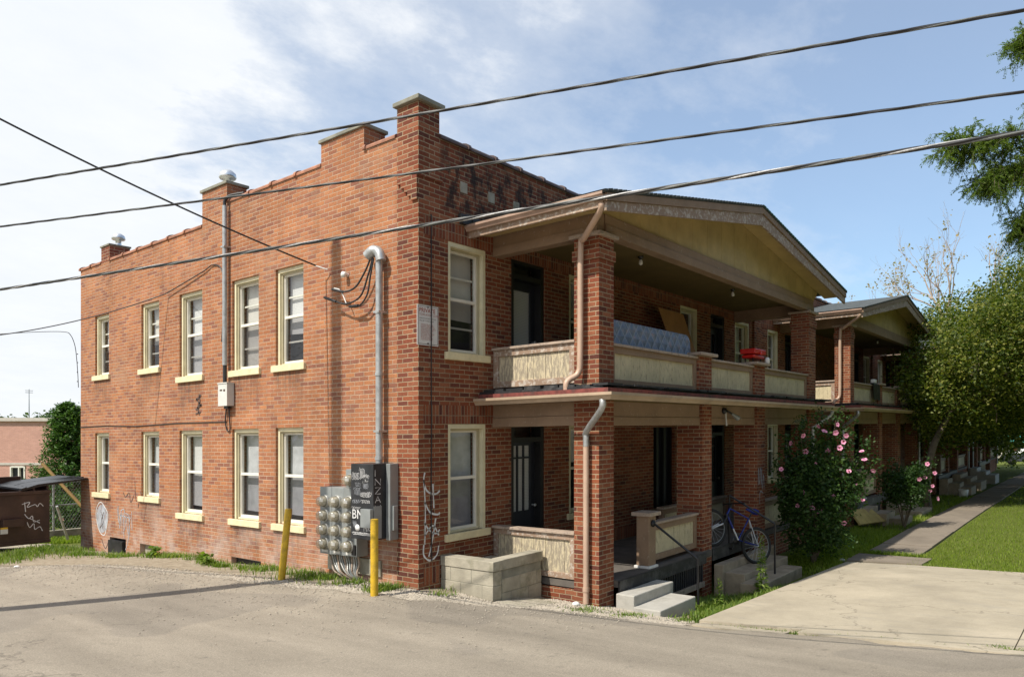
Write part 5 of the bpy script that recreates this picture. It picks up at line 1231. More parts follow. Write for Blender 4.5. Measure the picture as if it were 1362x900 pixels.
pl = thing('utility_pole', 'wooden utility pole beside the alley', 'pole', (-5.3, 3.05, T(-5.3, 3.05)))
f = MB(); f.tube([(-5.3, 3.05, -.4), (-5.3, 3.05, 5), (-5.3, 3.05, 12.0)], [.17, .155, .13], 'pole_wood', 14); f.build('shaft', pl, shear=False)
f = MB(); f.lathe((-5.3, 3.05, 11.95), (0, 0, 1), [(.131, 0), (.134, .06), (0, .09)], 'galvanised', 14); f.build('pole_cap', pl, shear=False)
# hanging lamp bracket seen past the far corner
f = MB(); f.tube(curve2([(0.6, 13.4, 2.0), (1.4, 13.0, 2.42), (1.9, 12.9, 2.62), (2.05, 12.9, 2.58), (2.08, 12.9, 2.5)], 4), .022, 'grey_enamel', 6)

# ------------------------------------------------------------------ vegetation
def quadmesh(name, V, F4, mname, parent=None, loc=None, smooth=False):
    """V (n,3) with quads in F4 (m,4), fast"""
    V = np.asarray(V, np.float32); F4 = np.asarray(F4, np.int32)
    L = np.array(loc if loc is not None else (0, 0, 0), float)
    me = bpy.data.meshes.new(name); me.vertices.add(len(V)); me.vertices.foreach_set('co', (V-(L if parent is None else 0)).astype(np.float32).ravel())
    k = F4.shape[1]
    me.loops.add(F4.size); me.loops.foreach_set('vertex_index', F4.ravel()); me.polygons.add(len(F4))
    me.polygons.foreach_set('loop_start', np.arange(0, F4.size, k, dtype=np.int32)); me.update(calc_edges=True); me.validate()
    me.materials.append(MATS[mname]); o = bpy.data.objects.new(name, me); COL.objects.link(o)
    if parent is None: o.location = L; OFF[o.name] = L
    else: o.parent = parent; o.location = -OFF[parent.name]; OFF[o.name] = np.zeros(3)
    return o
def leafverts(C, S, droop=0., aspect=1.7, up=.3, D=None):
    """C centres, S sizes -> diamond leaves with random orientation"""
    n = len(C); nrm = rng.normal(size=(n, 3)); nrm[:, 2] = abs(nrm[:, 2])+up; nrm /= np.linalg.norm(nrm, axis=1)[:, None]
    a = rng.normal(size=(n, 3)) if D is None else D+rng.normal(size=(n, 3))*.35
    a[:, 2] -= droop; a -= nrm*np.sum(a*nrm, 1)[:, None]; a /= np.linalg.norm(a, axis=1)[:, None]+1e-9; b = np.cross(nrm, a)
    S = np.asarray(S).reshape(-1, 1)*np.ones((n, 1))
    V = np.stack([C-a*S*.5, C+b*S*.5/aspect+nrm*S*.06, C+a*S*.5, C-b*S*.5/aspect+nrm*S*.06], 1).reshape(-1, 3)
    return V, np.arange(4*n).reshape(-1, 4)
def branches(mb, p, d, L, r, depth, m, spread=.5, ends=None, up=.15, segs=4, taper=.62, kids=(2, 3)):
    P = [np.array(p, float)]; d = np.array(d, float); d /= np.linalg.norm(d)
    for i in range(segs):
        d = d+rng.normal(size=3)*.13+np.array([0, 0, up*.2]); d /= np.linalg.norm(d); P.append(P[-1]+d*L/segs)
    rs = [r*(1-(1-taper)*i/segs) for i in range(segs+1)]
    mb.tube(P, rs, m, 7 if r > .03 else 4, cap=False)
    if ends is not None and depth <= 2: ends += [(q, d.copy(), depth) for q in P[1:]]
    if depth == 0: return
    for k in range(rng.integers(kids[0], kids[1]+1)):
        t = rng.integers(max(1, segs-2), segs+1) if k else segs
        dd_ = d+rng.normal(size=3)*spread; dd_[2] += up; branches(mb, P[t], dd_, L*rng.uniform(.62, .85), rs[t]*.72, depth-1, m, spread, ends, up, segs, taper, kids)
def clumps(cs, n, s, shell=.75):
    """random points in ellipsoids, denser to the outside"""
    tot = sum(c[3]*c[4]*c[5] for c in cs); out = []
    for (x, y, z, a, b, c) in cs:
        k = int(n*a*b*c/tot); u = rng.normal(size=(k, 3)); u /= np.linalg.norm(u, axis=1)[:, None]
        r = rng.uniform(shell**3, 1, k)**(1/3)*(1+.10*np.sin(5*u[:, 0]+3*x)+.10*np.cos(6*u[:, 2]+y)); out.append(np.stack([x+u[:, 0]*r*a, y+u[:, 1]*r*b, z+u[:, 2]*r*c], 1))
    return np.concatenate(out)
def subclump(centres, n_per, spread, size):
    C = np.repeat(centres, n_per, 0)+rng.normal(size=(len(centres)*n_per, 3))*spread
    return C, rng.uniform(.6, 1.3, len(C))*size

def tree(name, label, cat, base, trunk, rad, clumpdef, n_sub, n_per, spread, size, leaf, bark, group=None, limbs=7, droop=.3, shell=.5):
    t = thing(name, label, cat, tuple(base), group)
    f = MB(); f.tube(curve2(trunk, 5), [rad*(1-.5*i/(5*(len(trunk)-1))) for i in range(5*(len(trunk)-1)+1)], bark, 10)
    top = np.array(trunk[-1], float)
    for k in range(limbs):
        c = clumpdef[k % len(clumpdef)]; tgt = np.array(c[:3])+rng.normal(size=3)*np.array(c[3:])*.4
        mid = (top+tgt)/2+rng.normal(size=3)*.3; f.tube(curve2([top-(0, 0, .1), mid, tgt], 4), [rad*.45*(1-.85*i/8) for i in range(9)], bark, 6)
    f.build('trunk', t, shear=False)
    cc = clumps(clumpdef, n_sub, 1, shell); C, S = subclump(cc, n_per, spread, size); V, F4 = leafverts(C, S, droop)
    quadmesh('crown', V, F4, leaf, t); return t

# leafy tree arching over the second and third blocks
tree('leafy_tree', 'broad leafy tree arching over the path in front of the second block', 'tree', (20.9, -2.9, T(20.9, -2.9)),
     [(20.9,-2.9,-.5),(20.75,-2.85,.6),(21.1,-3.0,1.7),(21.9,-3.3,2.7),(23,-3.7,3.6)], .15,
     [(23.6,-4.4,5.1,3.2,2.8,2.0),(21.6,-2.9,4.1,1.7,1.2,1.2),(27,-6.2,7.0,3.4,3.0,2.0),(25.5,-3.4,3.5,3.5,2.4,1.3),(24.5,-6.8,5.4,2.8,2.8,2.0),(22.8,-3.2,3.2,2.0,1.4,1.0),(28,-5.0,4.6,3.5,3.0,2.0),(24.5,-2.9,2.6,2.4,1.0,1.0),(29.5,-3.2,2.9,2.5,1.4,1.2),(20.5,-2.85,3.5,1.1,.7,.9),(21.6,-2.9,2.7,1.0,.6,.6)],
     1900, 64, .25, .12, 'leaf_elm', 'bark', limbs=14, shell=.45)
tree('shade_tree', 'dark heavy tree beyond the leafy tree, its trunk leaning over the path', 'tree', (36.5, -5.6, T(36.5, -5.6)),
     [(36.5,-5.6,-.5),(36.3,-5.3,1.2),(35.8,-4.6,2.9),(35.4,-4.2,4.3)], .30,
     [(34,-3.6,5.6,3.6,3.0,2.3),(38,-6,6.5,4.2,3.5,2.6),(31,-4.0,5.4,3.0,2.6,2.0),(33,-8,7.2,4,3,2.6),(41,-3.5,4.8,4,2.4,1.8),(37,-3.0,3.4,4,1.8,1.5),(32,-2.6,3.2,3,1.3,1.2)],
     2500, 26, .26, .17, 'leaf_elm', 'bark_dark', limbs=12, shell=.4)
tree('shade_tree', 'tree with upright dark trunk farther down the path', 'tree', (44, -5.2, T(44, -5.2)),
     [(44,-5.2,-.5),(44.3,-5.4,2),(44.7,-5.7,4.5)], .26, [(45,-5,6.5,4,4,2.6),(50,-4,5.4,4.5,3.5,2.2),(56,-2,5,4,4,2.6),(48,-1.8,3.2,5,2.,2.2),(56,-1.,2.6,5,3,2.4),(47,-3.2,3.6,3,2.2,1.6),(52,-3.5,3.8,3,2.4,1.6),(62,1,3.4,5,4,3.0),(50,-7,7.5,5,4,3)], 1500, 24, .4, .28, 'leaf_elm', 'bark_dark', limbs=8)
# bare-topped yellowing tree behind
bt = thing('bare_topped_tree', 'half-bare tree with pale branches and yellowing leaves above the rooftops', 'tree', (39.0, -1.5, 0), None)
f = MB(); ends = []; random.seed(4)
f.tube([(39, -1.5, -.4), (39.1, -1.4, 4), (39.1, -1.4, 6.6)], [.3, .24, .2], 'bark_pale', 8)
for (dx, dy, dz) in ((-.25, .55, 1.0), (.1, .1, 1.3), (-.1, .25, 1.25), (.2, -.6, .95), (0, .9, .7), (.1, -.25, 1.2)): branches(f, (39.1, -1.4, 6.3), (dx, dy, dz), 2.6, .12, 4, 'bark_pale', .38, ends, .22, 4, .6, (2, 3))
f.build('trunk', bt, shear=False)
E_ = np.array([e[0] for e in ends]); sel = E_[rng.random(len(E_)) < .2]
low = sel[:, 2] < 11.5; sel = np.concatenate([sel[low], sel[~low][::3]])
C, S = subclump(sel, 5, .12, .15); V, F4 = leafverts(C, S, .5); quadmesh('crown', V, F4, 'leaf_yellow', bt)
tree('hackberry_tree', 'fresh green tree just beyond the second block roof edge', 'tree', (33.0, -.8, 0), [(33,-.8,-.4),(33.1,-.8,4),(33,-.9,6)], .2,
     [(33.4,-1.4,7.3,1.5,1.4,1.2),(32.6,-.6,6.6,1.5,1.4,1.1),(34.4,-2.4,7.0,1.7,1.6,1.3)], 240, 26, .26, .16, 'leaf_elm', 'bark_pale', limbs=9, shell=.3)

# unseen trees, added to cut skylight on the porches and reflect in window glass
for (x, y, lb) in ((-12, -21, 'tall unseen tree added south of the alley mouth to cut skylight'), (2, -19, 'tall unseen tree added south of the driveway to cut skylight'), (16, -18, 'tall unseen tree added on the south side of the lawn to cut skylight'), (31, -19, 'tall unseen tree added at the far south side of the lawn to cut skylight')):
    tree('added_lawn_tree', lb, 'tree', (x, y, T(x, y)), [(x,y,-.3),(x+.2,y,3),(x,y+.2,6)], .35, [(x,y,9,6.8,4.2,5),(x+4,y+1,5.5,4,3,3),(x-4,y,6,4,3,3)], 420, 40, .55, .55, 'leaf_elm', 'bark', group='unseen tall trees added south of the lawn to cut skylight', limbs=6, shell=.5)

# feathery locust reaching in from the right
lc = thing('locust_tree', 'feathery honey locust reaching in over the driveway from the side', 'tree', (12.5, -12.5, T(12.5, -12.5)), None)
f = MB(); f.tube(curve2([(12.5,-12.5,-.3),(12.3,-12.2,3),(12.0,-11.6,6),(11.6,-10.9,8.2)], 5), [.28-.008*i for i in range(16)], 'bark', 10)
sprays = []
limb = [[(11.9,-11.4,6.4),(10.9,-8.9,7.4),(9.9,-6.7,7.75),(8.9,-5.35,7.7)], [(11.9,-11.4,6.6),(11.0,-9.0,6.9),(10.2,-7.0,6.8),(9.9,-6.35,6.2)], [(11.6,-10.9,8.0),(10.9,-8.8,8.9),(10.2,-7.2,9.4),(9.8,-6.45,9.65)], [(11.8,-11.2,7.0),(10.8,-8.6,7.2),(9.9,-6.7,7.3),(9.35,-5.85,7.05)],
        [(11.9,-11.4,6.2),(11.4,-9.5,6.0),(10.7,-7.8,5.9),(10.2,-6.95,5.45)], [(11.6,-10.9,8.0),(11.2,-9.0,8.3),(10.5,-7.6,8.5),(10.0,-6.75,8.45)], [(11.6,-10.9,8.1),(12.5,-9.5,9.5),(12.8,-8.8,10.2)]]
for ln in limb:
    P = curve2(ln, 8); f.tube(P, [max(.006, .05*(1-i/len(P))) for i in range(len(P))], 'bark', 6)
    for i in range(7, len(P)):
        for k in range(11):
            p = P[i]+rng.normal(size=3)*np.array([.05, .05, .05]); d = (P[i]-P[i-1]); d /= np.linalg.norm(d)
            d = d*.8+rng.normal(size=3)*.55; d[2] -= .15; d /= np.linalg.norm(d); L = rng.uniform(.25, .62)
            q = [p+d*L*t-np.array([0, 0, .28])*L*t*t for t in np.linspace(0, 1, 5)]; f.tube(q, [.007, .006, .005, .004, .002], 'bark', 4, cap=False)
            for t in np.linspace(.15, 1, 7): sprays.append((p+d*L*t-np.array([0, 0, .28])*L*t*t, d))
f.build('trunk', lc, shear=False)
cc = []; dd_ = []
for (p, d) in sprays:
    for s in (0, 1):     # each compound leaf: a rachis with small leaflets
        a = d*.5+rng.normal(size=3)*.6; a[2] -= .55; a /= np.linalg.norm(a); side = np.cross(a, rng.normal(size=3)); side /= np.linalg.norm(side)
        for t in np.linspace(.02, .17, 8):
            for sg2 in (1, -1): cc.append(p+a*t+side*sg2*.014-np.array([0, 0, 1])*t*t*1.0); dd_.append(side*sg2*.9+a*.4)
V, F4 = leafverts(np.array(cc), np.full(len(cc), .042), 0, 2.2, .5, np.array(dd_)); quadmesh('crown', V, F4, 'leaf_locust', lc)

# rose-of-sharon bushes with flowers
def petal_mesh():
    me = bpy.data.meshes.new('flower'); vs = []; fs = []; ms = []
    for k in range(5):
        t = 2*math.pi*k/5; c, s = math.cos(t), math.sin(t); w = .030
        pts = [(.004, 0, 0), (.022, -w*.7, .012), (.048, -w*.9, .02), (.060, 0, .016), (.048, w*.9, .02), (.022, w*.7, .012)]
        b = len(vs); vs += [(x*c-y*s, x*s+y*c, z+.002*k) for x, y, z in pts]; fs.append([b+i for i in range(6)]); ms.append(0)
    b = len(vs); vs += [(.017*math.cos(2*math.pi*i/6), .017*math.sin(2*math.pi*i/6), .018) for i in range(6)]; fs.append([b+i for i in range(6)]); ms.append(1)
    b = len(vs); vs += [(.006, 0, .01), (-.003, .005, .01), (-.003, -.005, .01), (0, 0, .05)]; fs += [[b, b+1, b+3], [b+1, b+2, b+3], [b+2, b, b+3]]; ms += [2]*3
    me.from_pydata(vs, [], fs); me.materials.append(MATS['petal_pink']); me.materials.append(MATS['petal_heart']); me.materials.append(MATS['white_plastic']); me.polygons.foreach_set('material_index', ms); return me
FLW = petal_mesh()
from mathutils import Vector
CAMP = Vector((-7.258, -7.508, 2.165))
def bush(label, base, stems, cl, n_sub, n_per, spread, size, flowers, fs=1.):
    t = thing('rose_of_sharon', label, 'shrub', tuple(base), 'pink-flowered rose of sharon shrubs')
    f = MB()
    for s in stems: f.tube(curve2([base, (base[0]+(s[0]-base[0])*.4, base[1]+(s[1]-base[1])*.4, base[2]+(s[2]-base[2])*.5), s], 4), [.022*(1-.08*i) for i in range(9)], 'bark', 6)
    f.build('stems', t, shear=False)
    cc = clumps(cl, n_sub, 1, .45); extra = []
    for s in stems:
        for k in np.linspace(.55, 1.06, 14): extra.append(np.array(base)+(np.array(s)-np.array(base))*k+rng.normal(size=3)*.03)
    cc = np.concatenate([cc, np.array(extra)]); C, S = subclump(cc, n_per, spread, size); V, F4 = leafverts(C, S, .35, 1.5); quadmesh('foliage', V, F4, 'leaf_mallow', t)
    for (x, y, z) in flowers:
        o = bpy.data.objects.new('flower', FLW); COL.objects.link(o); o.parent = t; p = Vector((x, y, z)); p += (CAMP-p).normalized()*.16; o.location = p-Vector(base)
        dr = (CAMP-p).normalized()+Vector(rng.normal(size=3)*.45); o.rotation_euler = dr.to_track_quat('Z', 'Y').to_euler(); s = fs*rng.uniform(.85, 1.15); o.scale = (s, s, s)
fl1 = []
def fpos(px, py, w):
    th_ = math.atan2(787, 981); F_ = (math.cos(th_), math.sin(th_)); R_ = (math.sin(th_), -math.cos(th_)); u = (px-681)/981*w
    return (CAMP.x+F_[0]*w+R_[0]*u, CAMP.y+F_[1]*w+R_[1]*u, CAMP.z+(577-py)/981*w)
BUSH1 = [(8.39,-2.98,2.33),(8.46,-3.06,2.21),(8.16,-2.73,2.14),(8.79,-3.22,2.36),(8.02,-2.55,1.98),(8.88,-3.32,2.0),(8.93,-3.36,2.14),(8.32,-2.73,1.8),(8.83,-3.26,1.88),(8.66,-3.08,1.82),(9.15,-3.66,1.63),(9.12,-3.62,1.8),(9.3,-3.8,1.42),(8.9,-3.42,1.40),(8.4,-2.9,1.55),(8.2,-2.9,.66),(8.6,-3.2,.88),(8.1,-2.75,1.0),(8.35,-3.0,.6),(7.95,-2.7,.72),(9.1,-3.5,1.1),(9.2,-3.6,.8),(7.85,-2.4,1.45),(8.8,-3.35,.35),(8.55,-3.15,1.2),(8.75,-3.2,2.2)]
bush('large bush full of pink flowers between the brown steps and second block', (8.45, -2.85, T(8.45, -2.85)), [(8.4,-2.95,2.45),(8.8,-3.2,2.45),(8.1,-2.7,2.2),(8.95,-3.4,2.2),(7.9,-2.5,2.0),(9.3,-3.65,1.85),(8.6,-2.6,2.3),(7.8,-2.4,1.5),(9.35,-3.75,1.5)],
     [(8.45,-2.85,.55,.80,.68,.85),(8.4,-2.85,1.25,.62,.55,.6),(9.0,-3.3,1.15,.42,.42,.5),(8.0,-2.55,1.15,.36,.36,.42),(8.7,-3.0,1.75,.32,.32,.4)], 520, 26, .085, .075, BUSH1, .92)
bush('small bush with pale pink flowers beyond the large flowering bush', (15.2, -3.25, T(15.2, -3.25)), [(15.4,-3.5,1.15),(15.0,-3.0,1.35),(15.6,-3.7,.9),(14.8,-2.9,1.0),(15.7,-3.75,1.35)],
     [(15.2,-3.25,.65,.55,.5,.55),(15.45,-3.5,.95,.3,.3,.4),(14.9,-3.0,.85,.35,.35,.4)], 190, 22, .085, .075, [(15.6,-3.75,1.35),(15.75,-3.9,1.1),(15.7,-3.85,.75),(15.65,-3.8,.62),(15.3,-3.6,.95),(15.8,-3.95,.4),(15.5,-3.7,.98)], 1.0)

# conifer behind the fence
cf = thing('spruce_tree', 'dense dark green evergreen behind the chain-link fence', 'tree', (2.45, 18.9, T(2.45, 18.9)))
f = MB(); f.tube([(2.45, 18.9, -1.3), (2.5, 18.9, 3.0)], [.13, .02], 'bark_dark', 8); Cc = []; Dd = []
for k in range(420):
    h = rng.random()**.8; z = -1.0+h*4.1; rr_ = (1.45*(1-h)**.75+.10)*(1+.15*math.sin(9*h)); a = rng.uniform(0, 2*math.pi); dirv = np.array([math.cos(a), math.sin(a), .25+.3*h]); L = rr_*rng.uniform(.7, 1.12)
    p0 = np.array([2.47, 18.9, z]); f.tube([p0, p0+dirv*L], [.012, .004], 'bark_dark', 3, cap=False)
    for t in np.linspace(.3, 1, 16):
        for j in range(3): Cc.append(p0+dirv*L*t+rng.normal(size=3)*.055); Dd.append(dirv+rng.normal(size=3)*.5)
f.build('trunk', cf, shear=False); V, F4 = leafverts(np.array(Cc), rng.uniform(.08, .15, len(Cc)), 0, 2.6, .3, np.array(Dd)); quadmesh('crown', V, F4, 'leaf_conifer', cf)
bsh = thing('hedge_bush', 'low green shrub growing at the foot of the chain-link fence', 'shrub', (2.2, 17.4, T(2.2, 17.4)))
f = MB(); f.tube([(2.2, 17.4, -1.2), (2.2, 17.4, -.2)], [.05, .02], 'bark', 6); f.build('stems', bsh, shear=False)
C, S = subclump(clumps([(1.4,17.2,-.3,1.0,.5,.6),(2.6,17.4,-.2,1.2,.5,.7)], 240, 1, .3), 16, .12, .10); V, F4 = leafverts(C, S); quadmesh('foliage', V, F4, 'leaf_conifer', bsh)
# distant tree line
C = []
for k in range(900):
    u_ = rng.uniform(-110, -40); w_ = 110+rng.uniform(-5, 5); C.append((-7.26+.78*w_+.625*u_, -7.5+.625*w_-.78*u_, .5+rng.uniform(0, 5.0)*(.62+.38*math.sin(u_*.45)*math.sin(u_*.17+1))))
C, S = subclump(np.array(C), 26, .8, .75); V, F4 = leafverts(C, S); o = quadmesh('treeline', V, F4, 'leaf_far'); tag(o, 'distant line of trees above the low brick building', 'trees', kind='stuff')

# ------------------------------------------------------------------ grass, weeds, gravel (uncountable)
def blades(name, P, h, w, mname, label, lean=.35, curl=True):
    n = len(P); Z = np.concatenate([Tn(P[i:i+4000]) for i in range(0, n, 4000)]); B = np.column_stack([P, Z-.005])
    a = rng.uniform(0, 2*math.pi, n); d = np.stack([np.cos(a), np.sin(a), np.zeros(n)], 1); s = np.stack([-np.sin(a), np.cos(a), np.zeros(n)], 1)
    H = (h*rng.uniform(.45, 1.2, n))[:, None]; Wd = (w*rng.uniform(.7, 1.3, n))[:, None]; ln = lean*rng.uniform(.2, 1.6, n)[:, None]; up = np.array([[0, 0, 1.]])
    m_ = B+up*H*.6+d*H*ln*.35; t_ = B+up*H+d*H*ln
    V = np.stack([B-s*Wd, B+s*Wd, m_+s*Wd*.8, m_-s*Wd*.8, t_+s*Wd*.15, t_-s*Wd*.15], 1).reshape(-1, 3); k = np.arange(n)[:, None]*6
    F4 = np.concatenate([k+np.array([[0, 1, 2, 3]]), k+np.array([[3, 2, 4, 5]])]); o = quadmesh(name, V, F4, mname)
    return tag(o, label, 'grass', kind='stuff')
def rnd(n, x0, x1, y0, y1): return np.stack([rng.uniform(x0, x1, n), rng.uniform(y0, y1, n)], 1)
P = rnd(150000, 8.8, 28, -14, -4.5); dist = np.hypot(P[:, 0]+7, P[:, 1]+7); P = P[rng.random(len(P)) < np.clip((17/dist)**2, .12, 1)]
blades('lawn_grass', P, .055, .0045, 'grass_blade', 'mown green lawn beside the footpath')
P = rnd(24000, 28, 60, -16, -4.5); blades('far_lawn_grass', P, .06, .012, 'grass_blade', 'shaded lawn farther down the path')
def patch(n, cs):
    out = []
    for (x, y, rx, ry) in cs: out.append(np.stack([x+rng.normal(size=n)*rx, y+rng.normal(size=n)*ry], 1))
    P = np.concatenate(out); return P
P = patch(700, [(3.4,-2.75,.3,.2),(3.9,-2.85,.4,.25),(4.6,-2.85,.35,.22),(2.6,-3.25,.3,.12),(5.1,-3.15,.3,.12),(3.2,-3.25,.4,.1)]); P = P[(P[:, 0] > 3.05) | (P[:, 1] < -2.85)]; P = P[P[:, 1] > -3.42]
blades('porch_weeds', P, .12, .009, 'leaf_weed', 'rough weeds between the pale steps and the driveway', .7)
P = np.concatenate([rnd(9000, 7.5, 14.5, -3.38, -2.2), rnd(3500, 15, 28, -3.4, -2.2), rnd(900, 10.02, 10.33, -4.6, -3.4)])
blades('border_grass', P, .11, .007, 'grass_blade', 'shaded grass strip between porches and footpath', .6)
P = patch(620, [(-.35,3.2,.18,.5),(-.45,2.5,.2,.35),(-.35,1.6,.16,.35),(-.3,1.1,.12,.2),(-.35,.35,.13,.1),(-.28,5.4,.1,.35),(-.3,6.4,.12,.4),(-.3,7.1,.12,.3),(-.55,8.3,.12,.4),(-.75,9.3,.2,.3),(.15,-.35,.12,.08),(-.4,4.3,.08,.3)]); P = P[(P[:, 0] < -.02) | (P[:, 1] < -.03)]; P = P[(np.sin(P[:, 1]*4.1)+np.sin(P[:, 1]*9.7+P[:, 0]*9)+rng.normal(size=len(P))*.5) > -.1]
blades('wall_grass', P, .095, .007, 'leaf_weed', 'grass and weeds growing along the foot of the side wall', .7)
P = patch(1000, [(-1.5,10.3,.5,.25),(-2.3,9.9,.6,.3),(-.9,10.5,.35,.25),(-3.2,10.2,.6,.35)]); blades('alley_grass', P, .10, .007, 'leaf_weed', 'ragged grass patch in front of the dumpster', .6)
P = rnd(16000, -4, 4.5, 14.2, 15.85); blades('yard_grass', P, .10, .010, 'grass_blade', 'bright grass strip below the concrete kerb of the fence')
P = patch(260, [(1.05,-2.1,.2,.12),(1.35,-2.6,.2,.08),(1.9,-3.15,.15,.08),(2.2,-3.3,.2,.05),(1.65,-4.4,.05,.3),(1.75,-5.5,.04,.4),(1.95,-6.7,.06,.1)]); blades('gravel_weeds', P, .05, .006, 'leaf_weed', 'sparse weeds sprouting from the gravel verge', .8)
# tall weeds: individual plants
for (x, y, h, lb) in ((5.05,-3.02,1.05,'tall leafy weed standing at the corner of the brown steps'), (3.45,-2.95,.5,'bushy weed beside the foot of the near handrail')):
    z = T(x, y); t = thing('weed_plant', lb, 'weed', (x, y, z)); f = MB(); f.tube([(x, y, z), (x+.03, y, z+h*.5), (x, y+.03, z+h)], [.008, .006, .003], 'leaf_weed', 5); f.build('stem', t, shear=False)
    n = int(240*h); tt = rng.random(n); a = rng.uniform(0, 6.28, n); Lh = .16*(1-.7*tt)*h**.3; C = np.stack([x+np.cos(a)*Lh*.55, y+np.sin(a)*Lh*.55, z+.05+tt*(h-.05)], 1); V, F4 = leafverts(C, Lh*.9, 0, 4.5, .6, np.stack([np.cos(a), np.sin(a), np.full(n, .2)], 1)); quadmesh('leaves', V, F4, 'leaf_weed', t)
for k, (x, y, lb) in enumerate(((-.42, 5.0, 'broad-leaved weed clump right of the concrete-filled basement window'), (-.4, 6.9, 'broad-leaved weed clump between the two far basement windows'))):
    z = T(x, y); n = 60; a = rng.uniform(0, 6.28, n); r_ = rng.uniform(.03, .2, n); C = np.stack([x+np.cos(a)*r_*.6, y+np.sin(a)*r_, z+.04+rng.random(n)*.16], 1); V, F4 = leafverts(C, rng.uniform(.08, .16, n), 0, 2., .8, np.stack([np.cos(a), np.sin(a), np.full(n, .3)], 1))
    o = quadmesh('weed_clump', V, F4, 'leaf_weed', None, (x, y, z)); tag(o, lb, 'weed', 'broad-leaved weeds by the side wall')
# gravel
def gravel(name, P, s, mname, label):
    n = len(P); Z = np.concatenate([Tn(P[i:i+4000]) for i in range(0, n, 4000)]); s = (s*rng.uniform(.4, 1.5, n))[:, None, None]
    o8 = np.array([(1,0,0),(0,1,0),(-1,0,0),(0,-1,0),(0,0,.7),(0,0,-.4)], float); O = o8[None]*s*rng.uniform(.7, 1.3, (n, 6, 1)); a = rng.uniform(0, 6.28, n); c, s_ = np.cos(a)[:, None], np.sin(a)[:, None]
    V = np.stack([P[:, 0:1]+O[:, :, 0]*c-O[:, :, 1]*s_, P[:, 1:2]+O[:, :, 0]*s_+O[:, :, 1]*c, Z[:, None]+O[:, :, 2]+.004], 2).reshape(-1, 3); k = np.arange(n)[:, None]*6
    tris = np.concatenate([k+np.array([t]) for t in ((0,1,4),(1,2,4),(2,3,4),(3,0,4),(1,0,5),(2,1,5),(3,2,5),(0,3,5))]); o = quadmesh(name, V, tris, mname); return tag(o, label, 'gravel', kind='stuff')
ys_ = rng.uniform(-3.4, 9.5, 30000); xs_ = np.array([road_edge(y) for y in ys_])+rng.normal(size=30000)*.14+.08; P = np.stack([xs_, ys_], 1)
gravel('gravel_verge', P, .011, 'gravel_stone', 'loose pale gravel along the alley edge')
P = np.concatenate([rnd(9000, .5, 2.0, -3.3, -1.2), rnd(4000, 0., 1.0, -1.9, -.4), rnd(3000, -.7, -.05, -.6, 1.2)]); P = P[~((P[:, 0] > .42) & (P[:, 1] > -1.02))]
gravel('gravel_bed', P, .016, 'gravel_stone', 'whitish gravel spread around the near column foot')
ys_ = rng.uniform(-3, 9, 2600); xs_ = np.array([road_edge(y) for y in ys_])-rng.exponential(.7, 2600); P = np.stack([xs_, ys_], 1)
o = gravel('road_grit', P, .010, 'gravel_stone', 'scattered grit on the asphalt'); o.location.z = .035
for (x, y, lb) in ((1.35,-1.75,'crumpled white litter lying by the concrete block enclosure'),(-2.4,8.0,'white scrap of litter on the far part of the alley'),(8.95,-3.28,'white crumpled litter where footpath meets driveway')):
    z = T(x, y); f = MB(); f.lathe((x, y, z), (.2, .1, 1), [(0, 0), (.07, .01), (.05, .05), (.02, .06), (0, .065)], 'white_plastic', 6); o = f.build('litter', None, shear=False, loc=(x, y, z)); tag(o, lb, 'litter', 'scraps of white litter')

# ------------------------------------------------------------------ light, sky, camera
AZ, EL = 13., 52.         # light travels toward +X, slightly toward -Y
sv = Vector((-math.cos(R(AZ))*math.cos(R(EL)), math.sin(R(AZ))*math.cos(R(EL)), math.sin(R(EL))))
sl = bpy.data.lights.new('sun', 'SUN'); sl.energy = 5.0; sl.angle = R(.55); sl.color = (1., .93, .82)
so = bpy.data.objects.new('sun', sl); COL.objects.link(so); so.rotation_euler = (-sv).to_track_quat('-Z', 'Y').to_euler(); so.location = (-20, 8, 25)
w = bpy.data.worlds.new('World'); scene.world = w; w.use_nodes = True; nt = w.node_tree
bg = nt.nodes['Background']; sky = N(nt, 'ShaderNodeTexSky', sky_type='NISHITA'); sky.sun_disc = False
sky.sun_elevation = R(EL); sky.sun_rotation = math.atan2(sv.x, sv.y); sky.air_density = 1.0; sky.dust_density = 1.2; sky.ozone_density = 2.2
co = coords(nt, 'Generated'); sp = N(nt, 'ShaderNodeSeparateXYZ'); nt.links.new(co, sp.inputs[0])
zz = mth(nt, 'ADD', mth(nt, 'MAXIMUM', sp.outputs[2], 0.), .22)
cb = N(nt, 'ShaderNodeCombineXYZ'); nt.links.new(mth(nt, 'DIVIDE', sp.outputs[0], zz), cb.inputs[0]); nt.links.new(mth(nt, 'DIVIDE', sp.outputs[1], zz), cb.inputs[1])
mp = N(nt, 'ShaderNodeMapping'); mp.inputs['Scale'].default_value = (1., 1.35, 1); mp.inputs['Rotation'].default_value = (0, 0, R(35)); mp.inputs['Location'].default_value = (3.1, 1.7, 0); nt.links.new(cb.outputs[0], mp.inputs[0])
n1 = noise(nt, mp.outputs[0], .85, 9, .58); n2 = noise(nt, mp.outputs[0], 3.6, 8, .65)
lr = mth(nt, 'ADD', mth(nt, 'MULTIPLY', sp.outputs[0], -.50), mth(nt, 'MULTIPLY', sp.outputs[1], .62))
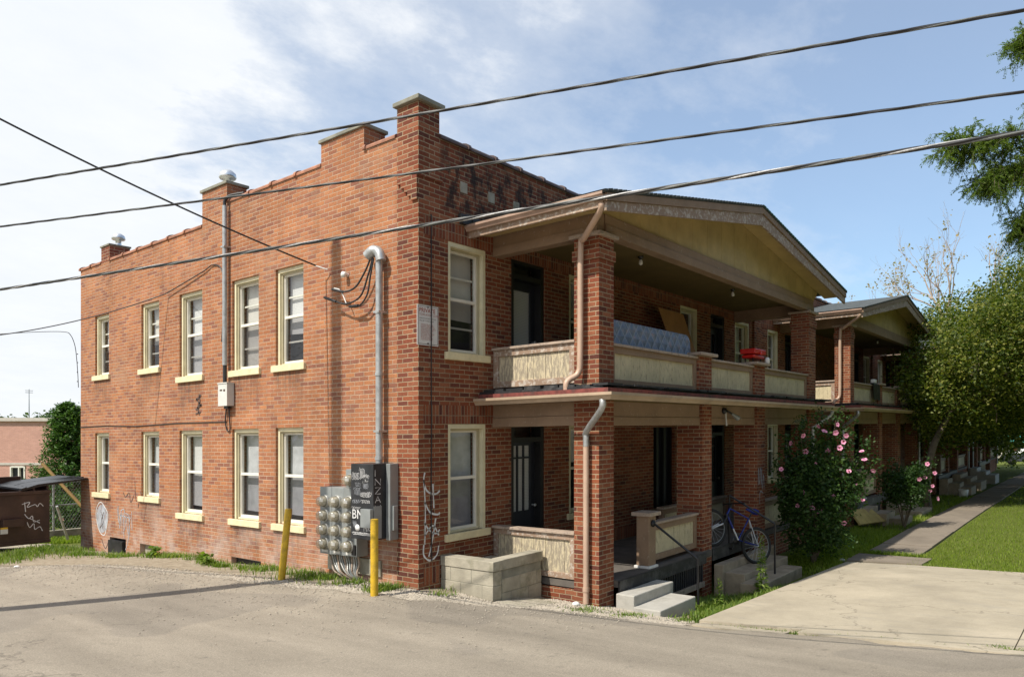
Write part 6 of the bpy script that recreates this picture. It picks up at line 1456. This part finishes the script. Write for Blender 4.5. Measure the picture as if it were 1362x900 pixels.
cov = mth(nt, 'ADD', mth(nt, 'ADD', mth(nt, 'MULTIPLY', n1, .8), mth(nt, 'MULTIPLY', n2, .26)), mth(nt, 'MULTIPLY', lr, .55))
lowm = N(nt, 'ShaderNodeMapRange'); nt.links.new(sp.outputs[2], lowm.inputs[0]); lowm.inputs[1].default_value = .42; lowm.inputs[2].default_value = .0; lowm.inputs[3].default_value = 0; lowm.inputs[4].default_value = .10
cov = mth(nt, 'ADD', cov, lowm.outputs[0])
cf_ = ramp(nt, cov, [(.42, g(.24)), (.55, g(.52)), (.64, g(.97))])
SKY = .12
cloud = ramp(nt, n2, [(.3, (6.9, 7.1, 7.5)), (.7, (7.9, 8.0, 8.1))])
nt.nodes.remove(nt.nodes[-1]) if False else None
cl = N(nt, 'ShaderNodeMix', data_type='RGBA'); nt.links.new(cf_, cl.inputs[0]); nt.links.new(mixc(nt, 1., sky.outputs[0], (.98, 1.25, 1.36), 'MULTIPLY'), cl.inputs[6])
cw = N(nt, 'ShaderNodeMix', data_type='RGBA'); cw.inputs[6].default_value = (6.5, 6.9, 7.4, 1); cw.inputs[7].default_value = (7.9, 8.0, 8.1, 1); nt.links.new(n2, cw.inputs[0]); nt.links.new(cw.outputs[2], cl.inputs[7])
nt.links.new(cl.outputs[2], bg.inputs[0]); bg.inputs[1].default_value = SKY

cam = bpy.data.cameras.new('camera'); co_ = bpy.data.objects.new('camera', cam); COL.objects.link(co_); scene.camera = co_
th = math.atan2(787, 981); Fv = Vector((math.cos(th), math.sin(th), 0))
co_.location = CAMP; co_.rotation_euler = Fv.to_track_quat('-Z', 'Y').to_euler()
cam.sensor_width = 36; cam.sensor_fit = 'HORIZONTAL'; cam.lens = 36*981/1362; cam.shift_x = 0; cam.shift_y = (577-450)/1362
cam.clip_end = 3000; cam.clip_start = .05
scene.view_settings.view_transform = 'Standard'; scene.view_settings.look = 'None'; scene.view_settings.gamma = 1; scene.view_settings.exposure = .15
scene.render.resolution_x = 1024; scene.render.resolution_y = 676
scene.cycles.diffuse_bounces = 3; scene.cycles.max_bounces = 6; scene.cycles.transparent_max_bounces = 12
